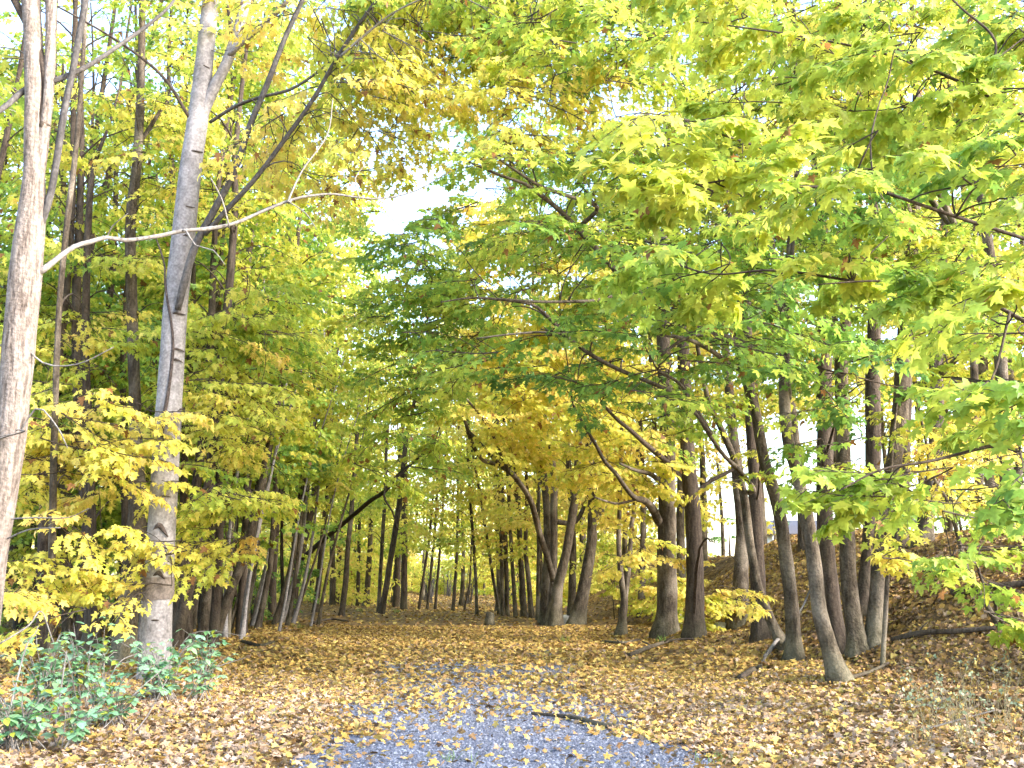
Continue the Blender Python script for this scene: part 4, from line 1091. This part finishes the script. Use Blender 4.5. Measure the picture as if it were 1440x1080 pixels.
for a in [(55, 1010, 11.2, .55, .75, 13, 'tall green bramble at the foot of the pale edge trunk'), (20, 1060, 9.6, .5, .55, 12, 'leafy bramble in the very bottom corner of the picture'), (110, 980, 12.6, .6, .8, 12, 'green bramble with arching shoots under the thin grey stem'), (150, 1030, 11.0, .6, .45, 10, 'low sprawling bramble in the middle of the thicket'), (225, 1000, 12.8, .6, .62, 15, 'dense bluish bramble right in front of the smooth grey trunk'), (280, 985, 13.2, .45, .55, 9, 'outermost bramble reaching onto the pale leaves'), (290, 930, 16, .5, .55, 6, 'thin bramble behind and to the right of the smooth grey trunk'), (95, 1065, 9.8, .5, .35, 7, 'sparse low bramble along the bottom edge'), (140, 940, 14.5, .4, .8, 5, 'upright leafy shoot standing in front of the thick brown trunk')]:
    bramble(*a[:5], int(a[5] * 2.2), a[6])
canes = [([(118, 1080), (150, 1020), (190, 975), (236, 935)], 10.5, 11.5, 'bleached cane slanting across the bramble thicket'),
         ([(140, 1085), (175, 1050), (205, 1010), (235, 955)], 10, 11.3, 'second bleached cane crossing the bramble in front of the grey trunk'),
         ([(0, 905), (40, 880), (58, 860), (76, 905), (95, 925), (118, 935)], 10.8, 11.6, 'forked grey dead bough propped against the edge trunk'),
         ([(12, 950), (35, 915), (50, 890), (54, 880)], 10.6, 10.9, 'dead twig leaning beside the forked grey bough'),
         ([(240, 915), (265, 895), (300, 888), (345, 895)], 16, 16.4, 'thin cane arching low between the grey trunk and the path'),
         ([(82, 970), (90, 940), (94, 915)], 11, 11.2, 'short upright bleached stick in the bramble'),
         ([(140, 955), (165, 935), (195, 918)], 13, 13.5, 'thin dead stick lying before the thick brown trunk'),
         ([(272, 955), (300, 940), (345, 925)], 15, 15.6, 'dark stick beside the outermost bramble')]
for pts, ya, yb, lab in canes:
    P = np.array([at(x, y, ya + (yb - ya) * i / (len(pts) - 1)) for i, (x, y) in enumerate(pts)])
    P[:, 2] = np.maximum(P[:, 2], height(P[:, 0], P[:, 1]) + .01)
    k = int(np.argmin(P[:, 2] - height(P[:, 0], P[:, 1])))
    P[k, 2] = float(height(P[k, 0], P[k, 1])) - .01
    pp, rr = resample(P, np.linspace(.011, .005, len(P)), .06)
    bb = Buf(); bb.add(*tube(pp, rr, 6, .12))
    o = bb.build('dead_branch', M['pale'], None, smooth=True); tag(o, lab, 'branch')

# ------------------------------------------------------------------ sticks, rocks, stump, weeds
def stick(name, pts, r0, r1, label, bark='dark', forks=(), cat='stick', dz=0.03):
    P = []
    for x, y, h in pts:
        g = ground_at(x, y); P.append([g[0], g[1], float(height(g[0], g[1])) + dz + h])
    P = np.array(P); pp, rr = resample(P, np.linspace(r0, r1, len(P)), .06)
    bb = Buf(); bb.add(*tube(pp, rr, 8, .14))
    for q, dx, dy, dzz, rad in forks:
        k = int(q * (len(pp) - 1)); bb.add(*tube(np.array([pp[k], pp[k] + np.array([dx * .5, dy * .5, dzz * .6]), pp[k] + np.array([dx, dy, dzz])]), np.array([rad, rad * .8, rad * .5]), 6, .1))
    o = bb.build(name, M[bark], None, smooth=True); tag(o, label, cat)


stick('fallen_branch', [(748, 1007, 0), (785, 1012, .01), (815, 1018, .02), (845, 1025, .01), (870, 1028, 0)], .016, .03, 'dark stick lying across the gravel near the bottom of the picture', forks=[(.35, .12, .1, .02, .01)])
stick('fallen_branch', [(1075, 930, .05), (1100, 915, .2), (1118, 930, .05)], .03, .04, 'broken bough with a pale split end at the foot of the two-stemmed maple', 'pale')
stick('fallen_branch', [(1064, 945, 0), (1085, 922, .05), (1112, 912, .18)], .02, .025, 'grey stick slanting toward the two-stemmed maple', 'limb_grey')
stick('fallen_branch', [(1110, 890, .05), (1130, 870, .25), (1142, 855, .45)], .025, .02, 'pale stick propped on the bank between the clump and the two-stemmed maple', 'pale')
stick('fallen_branch', [(885, 925, .02), (915, 915, .05), (945, 905, .04), (975, 902, .02)], .05, .03, 'dark rotten bough half buried in the soil patch before the paired trunks', 'dark', forks=[(.3, -.2, .1, .1, .025), (.6, .25, -.1, .14, .02)])
stick('fallen_branch', [(848, 905, .02), (875, 908, .04), (900, 903, .03)], .04, .02, 'crooked dark stick under the forked slender tree', 'dark', forks=[(.4, -.15, -.1, .1, .02)])
stick('fallen_log', [(1255, 905, .03), (1300, 898, .05), (1350, 897, .06), (1400, 890, .05)], .05, .035, 'long dark log lying across the shaded bank', 'dark', forks=[(.3, .15, -.1, .2, .015)], cat='log')
stick('fallen_log', [(1340, 840, .03), (1390, 838, .08), (1450, 832, .1)], .06, .05, 'short dark log higher on the shaded bank', 'dark', cat='log')
stick('fallen_branch', [(1270, 1045, .01), (1320, 1030, .03), (1400, 1010, .05)], .012, .008, 'thin grey stick lying among the weeds', 'limb_grey')
stick('fallen_branch', [(1190, 960, .02), (1225, 950, .03), (1250, 940, .04)], .03, .02, 'dark root like stick beside the foremost trunk of the clump', 'dark')
stick('fallen_branch', [(1040, 958, .02), (1058, 950, .05), (1072, 946, .02)], .05, .04, 'stubby rotten chunk of wood on the golden leaves', 'dark', forks=[(.5, .1, -.1, .08, .03)])
stick('fallen_branch', [(440, 878, .02), (465, 874, .05), (490, 876, .02)], .05, .03, 'dark bough lying at the foot of the lone slender trunk', 'dark')
stick('fallen_branch', [(340, 905, .02), (365, 912, .04), (385, 906, .02)], .045, .03, 'dark stick on the leaves at the edge of the left wood', 'dark')


def rock(px, py, s, label):
    g = ground_at(px, py); b = onground(g[0], g[1])
    e = 12; u = np.linspace(0, np.pi, 10); v = np.linspace(0, 2 * np.pi, 16, endpoint=False)
    U, W = np.meshgrid(u, v, indexing='ij')
    r = 1 + .18 * np.sin(3 * U + W * 2 + px) + .12 * np.sin(5 * W + 2 * U) + rng.normal(0, .04, U.shape)
    r[0] = r[0].mean(); r[-1] = r[-1].mean()
    V = np.stack([r * np.sin(U) * np.cos(W) * s[0], r * np.sin(U) * np.sin(W) * s[1], r * np.cos(U) * s[2]], -1).reshape(-1, 3) + b + np.array([0, 0, s[2] * .45])
    i = np.arange(9)[:, None] * 16; j = np.arange(16)[None]; j2 = (j + 1) % 16
    o = mesh('boulder', V, [np.stack([i + j, i + 16 + j, i + 16 + j2, i + j2], -1).reshape(-1, 4)], M['rock']); tag(o, label, 'rock')


rock(796, 877, (.22, .2, .2), 'pale lichened boulder wedged between the many-stemmed maple and the tilted one')
rock(956, 878, (.2, .2, .2), 'grey rock showing between the paired dark trunks')
rock(1018, 885, (.3, .25, .12), 'flat grey rock half buried in leaves on the bank')
g = ground_at(688, 879); b = onground(g[0], g[1])
e = thing('tree_stump', 'short cut stump standing in the leaves at the edge of the far path', 'stump', b)
bb = Buf(); bb.add(*tube(np.array([b + np.array([0, 0, -.1]), b + np.array([0, 0, .15]), b + np.array([.03, 0, .42])]), np.array([.16, .13, .12]), 10, .1, .25)); bb.build('trunk', M['brown'], e, smooth=True)

for i in range(16):
    pxx = rng.uniform(1270, 1440); pyy = rng.uniform(985, 1075)
    g = ground_at(pxx, pyy); b = onground(g[0], g[1])
    e = thing('dry_weed', 'dry straw coloured weed with small pale leaves at the foot of the shaded bank', 'weed', b, 'dry weeds at the foot of the bank')
    bb = Buf(); P = []; D = []; S = []
    for j in range(int(rng.integers(4, 8))):
        h = rng.uniform(.2, .6); l = rng.normal(0, .12, 2); f0 = b + np.array([rng.normal(0, .05), rng.normal(0, .05), 0])
        pts = np.array([f0 + np.array([0, 0, -.02]), f0 + np.array([l[0] * .3, l[1] * .3, h * .5]), f0 + np.array([l[0], l[1], h])])
        bb.add(*tube(pts, np.array([.003, .0025, .0015]), 4, capend=False))
        if rng.random() < .6:
            for q in range(6):
                P.append(pts[2] + rng.normal(0, .03, 3)); D.append(rng.normal(0, 1, 3)); S.append(rng.uniform(.02, .045))
    bb.build('stems', M['straw'], e)
    if P:
        V, f, c = leaf_arrays(np.array(P), np.array(D), unit(rng.normal(0, 1, (len(P), 3)) + np.array([0, 0, 1])), np.array(S), np.tile(np.array([.24, .30, .19]), (len(P), 1)) * rng.uniform(.6, 1.4, (len(P), 1)), L_ov)
        mesh('foliage', V, [f], M['bramble'], e, c)
tuft = [(795, 905), (930, 905), (1175, 1068), (1005, 1072), (640, 1070), (505, 860), (560, 862), (420, 885), (440, 1000), (1240, 960), (380, 1010), (350, 880)]
for i, (pxx, pyy) in enumerate(tuft):
    g = ground_at(pxx, pyy); b = onground(g[0], g[1]); n = 26; s = .28 if pyy < 920 else .12
    a = rng.uniform(0, 6.28, n); P = b + np.stack([rng.normal(0, .08, n), rng.normal(0, .08, n), np.zeros(n)], -1)
    D = np.stack([np.cos(a) * .5, np.sin(a) * .5, np.ones(n)], -1); Nn = np.stack([-np.cos(a), -np.sin(a), np.full(n, .5)], -1)
    V, f, c = leaf_arrays(P, D, Nn, rng.uniform(.5, 1, n) * s, np.tile([.16, .26, .06], (n, 1)) * rng.uniform(.7, 1.4, (n, 1)), L_blade, .3)
    o = mesh('grass_tuft', V, [f], M['bramble'], None, c); tag(o, 'small tuft of green grass poking through the fallen leaves', 'grass tuft', 'green tufts among the fallen leaves')

# ------------------------------------------------------------------ house and evergreens beyond the bank
hx0, hx1 = (1080 - 720) / F * 95, (1142 - 720) / F * 95
hz = float(height((hx0 + hx1) / 2, 95)) - .1


def box(x0, x1, y0, y1, z0, z1):
    V = np.array([(x, y, z) for z in (z0, z1) for y in (y0, y1) for x in (x0, x1)], float)
    return V, [np.array([(0, 2, 3, 1), (4, 5, 7, 6), (0, 1, 5, 4), (2, 6, 7, 3), (0, 4, 6, 2), (1, 3, 7, 5)])]


e = thing('house', 'small white house with a dark roof and porch posts seen between trunks beyond the bank', 'house', [(hx0 + hx1) / 2, 97, hz])
b = Buf(); b.add(*box(hx0 + .2, hx1 + 1.2, 96.5, 101, hz, hz + 3.1)); b.build('wall', M['white'], e)
zt = 5.0
prof = np.array([(95.2, hz + 2.95), (95.2, hz + 3.1), (98.8, hz + 4.5), (102.2, hz + 3.1), (102.2, hz + 2.95)])
V = np.array([(x, y, z) for x in (hx0 - .4, hx1 + 1.7) for y, z in prof]); b = Buf()
b.add(V, [np.array([(0, 5, 6, 1), (1, 6, 7, 2), (2, 7, 8, 3), (3, 8, 9, 4), (4, 9, 5, 0)])]); b.add(V, [np.array([(0, 1, 2, 3, 4)]), np.array([(5, 9, 8, 7, 6)])]); b.build('roof', M['roof'], e)
for x in (hx0 + .35, (hx0 + hx1) / 2 + .3, hx1 - .2, hx1 + 1.1):
    b = Buf(); b.add(*box(x - .09, x + .09, 95.4, 95.58, hz, hz + 2.95)); b.build('post', M['white'], e)
for x in (hx0 + 1.2, hx1 - 1.2):
    b = Buf(); b.add(*box(x - .45, x + .45, 96.44, 96.5 - .003, hz + 1.0, hz + 2.2)); w = b.build('window', M['glass'], e)
for i, (pxx, Yt, hh, rr) in enumerate([(1022, 80, 4.2, 1.7), (1085, 84, 4.6, 1.6), (1400, 60, 4.2, 2.4), (1345, 60, 4.6, 2.0)]):
    x = (pxx - 720) / F * Yt; b = onground(x, Yt)
    tr = Tree('evergreen_shrub', ['rounded dark evergreen left of the white house', 'dark evergreen against the corner of the white house', 'evergreen shrub behind yellow leaves by the picture edge', 'evergreen shrub behind the light leaning trunk on the crest'][i], b, cat='shrub', bark='dark', leaf_size=.16)
    P = np.array([b + np.array([0, 0, z - .1]) for z in np.linspace(0, hh * .9, 5)]); tr.stem(P, np.linspace(.12, .02, 5), sides=6)
    n = 60; a = rng.uniform(0, 6.28, n); zz = rng.uniform(.2, hh, n); q = rr * np.sqrt(np.clip(1 - ((zz - hh * .45) / (hh * .58)) ** 2, 0.02, 1)) * np.sqrt(rng.uniform(.3, 1, n))
    C = b + np.stack([q * np.cos(a), q * np.sin(a), zz], -1)
    tr.grow(C, np.full(n, .03) + rng.normal(0, .04, n), .3, size=(.9, 1.4), twigs=False); tr.finish()

# ------------------------------------------------------------------ light
w = bpy.data.worlds.new('World'); scene.world = w; w.use_nodes = True
nt = w.node_tree; bg = nt.nodes['Background']
sky = nt.nodes.new('ShaderNodeTexSky'); sky.sky_type = 'NISHITA'; sky.sun_disc = False
SUN = unit(np.array([0.80, -0.38, 0.47]))
el = math.asin(SUN[2])
sky.sun_elevation = el; sky.sun_rotation = math.atan2(SUN[0], SUN[1])
sky.air_density = 1.1; sky.dust_density = 2.0; sky.ozone_density = 1.0
nt.links.new(sky.outputs[0], bg.inputs[0]); bg.inputs[1].default_value = 0.15
sd = bpy.data.lights.new('sun', 'SUN'); sd.energy = 1.35; sd.angle = R(14); sd.color = (1.0, 0.95, 0.87)
so = bpy.data.objects.new('sun', sd); col.objects.link(so)
from mathutils import Vector
so.rotation_euler = Vector(-SUN).to_track_quat('-Z', 'Y').to_euler()
so.location = (8, -8, 14)
vs = scene.view_settings
vs.view_transform = 'Standard'; vs.look = 'None'; vs.gamma = 1; vs.exposure = 2.87
cy = scene.cycles
cy.max_bounces = 12; cy.diffuse_bounces = 8; cy.transmission_bounces = 8; cy.glossy_bounces = 2
cy.use_adaptive_sampling = True; cy.adaptive_threshold = 0.02
cy.caustics_reflective = False; cy.caustics_refractive = False
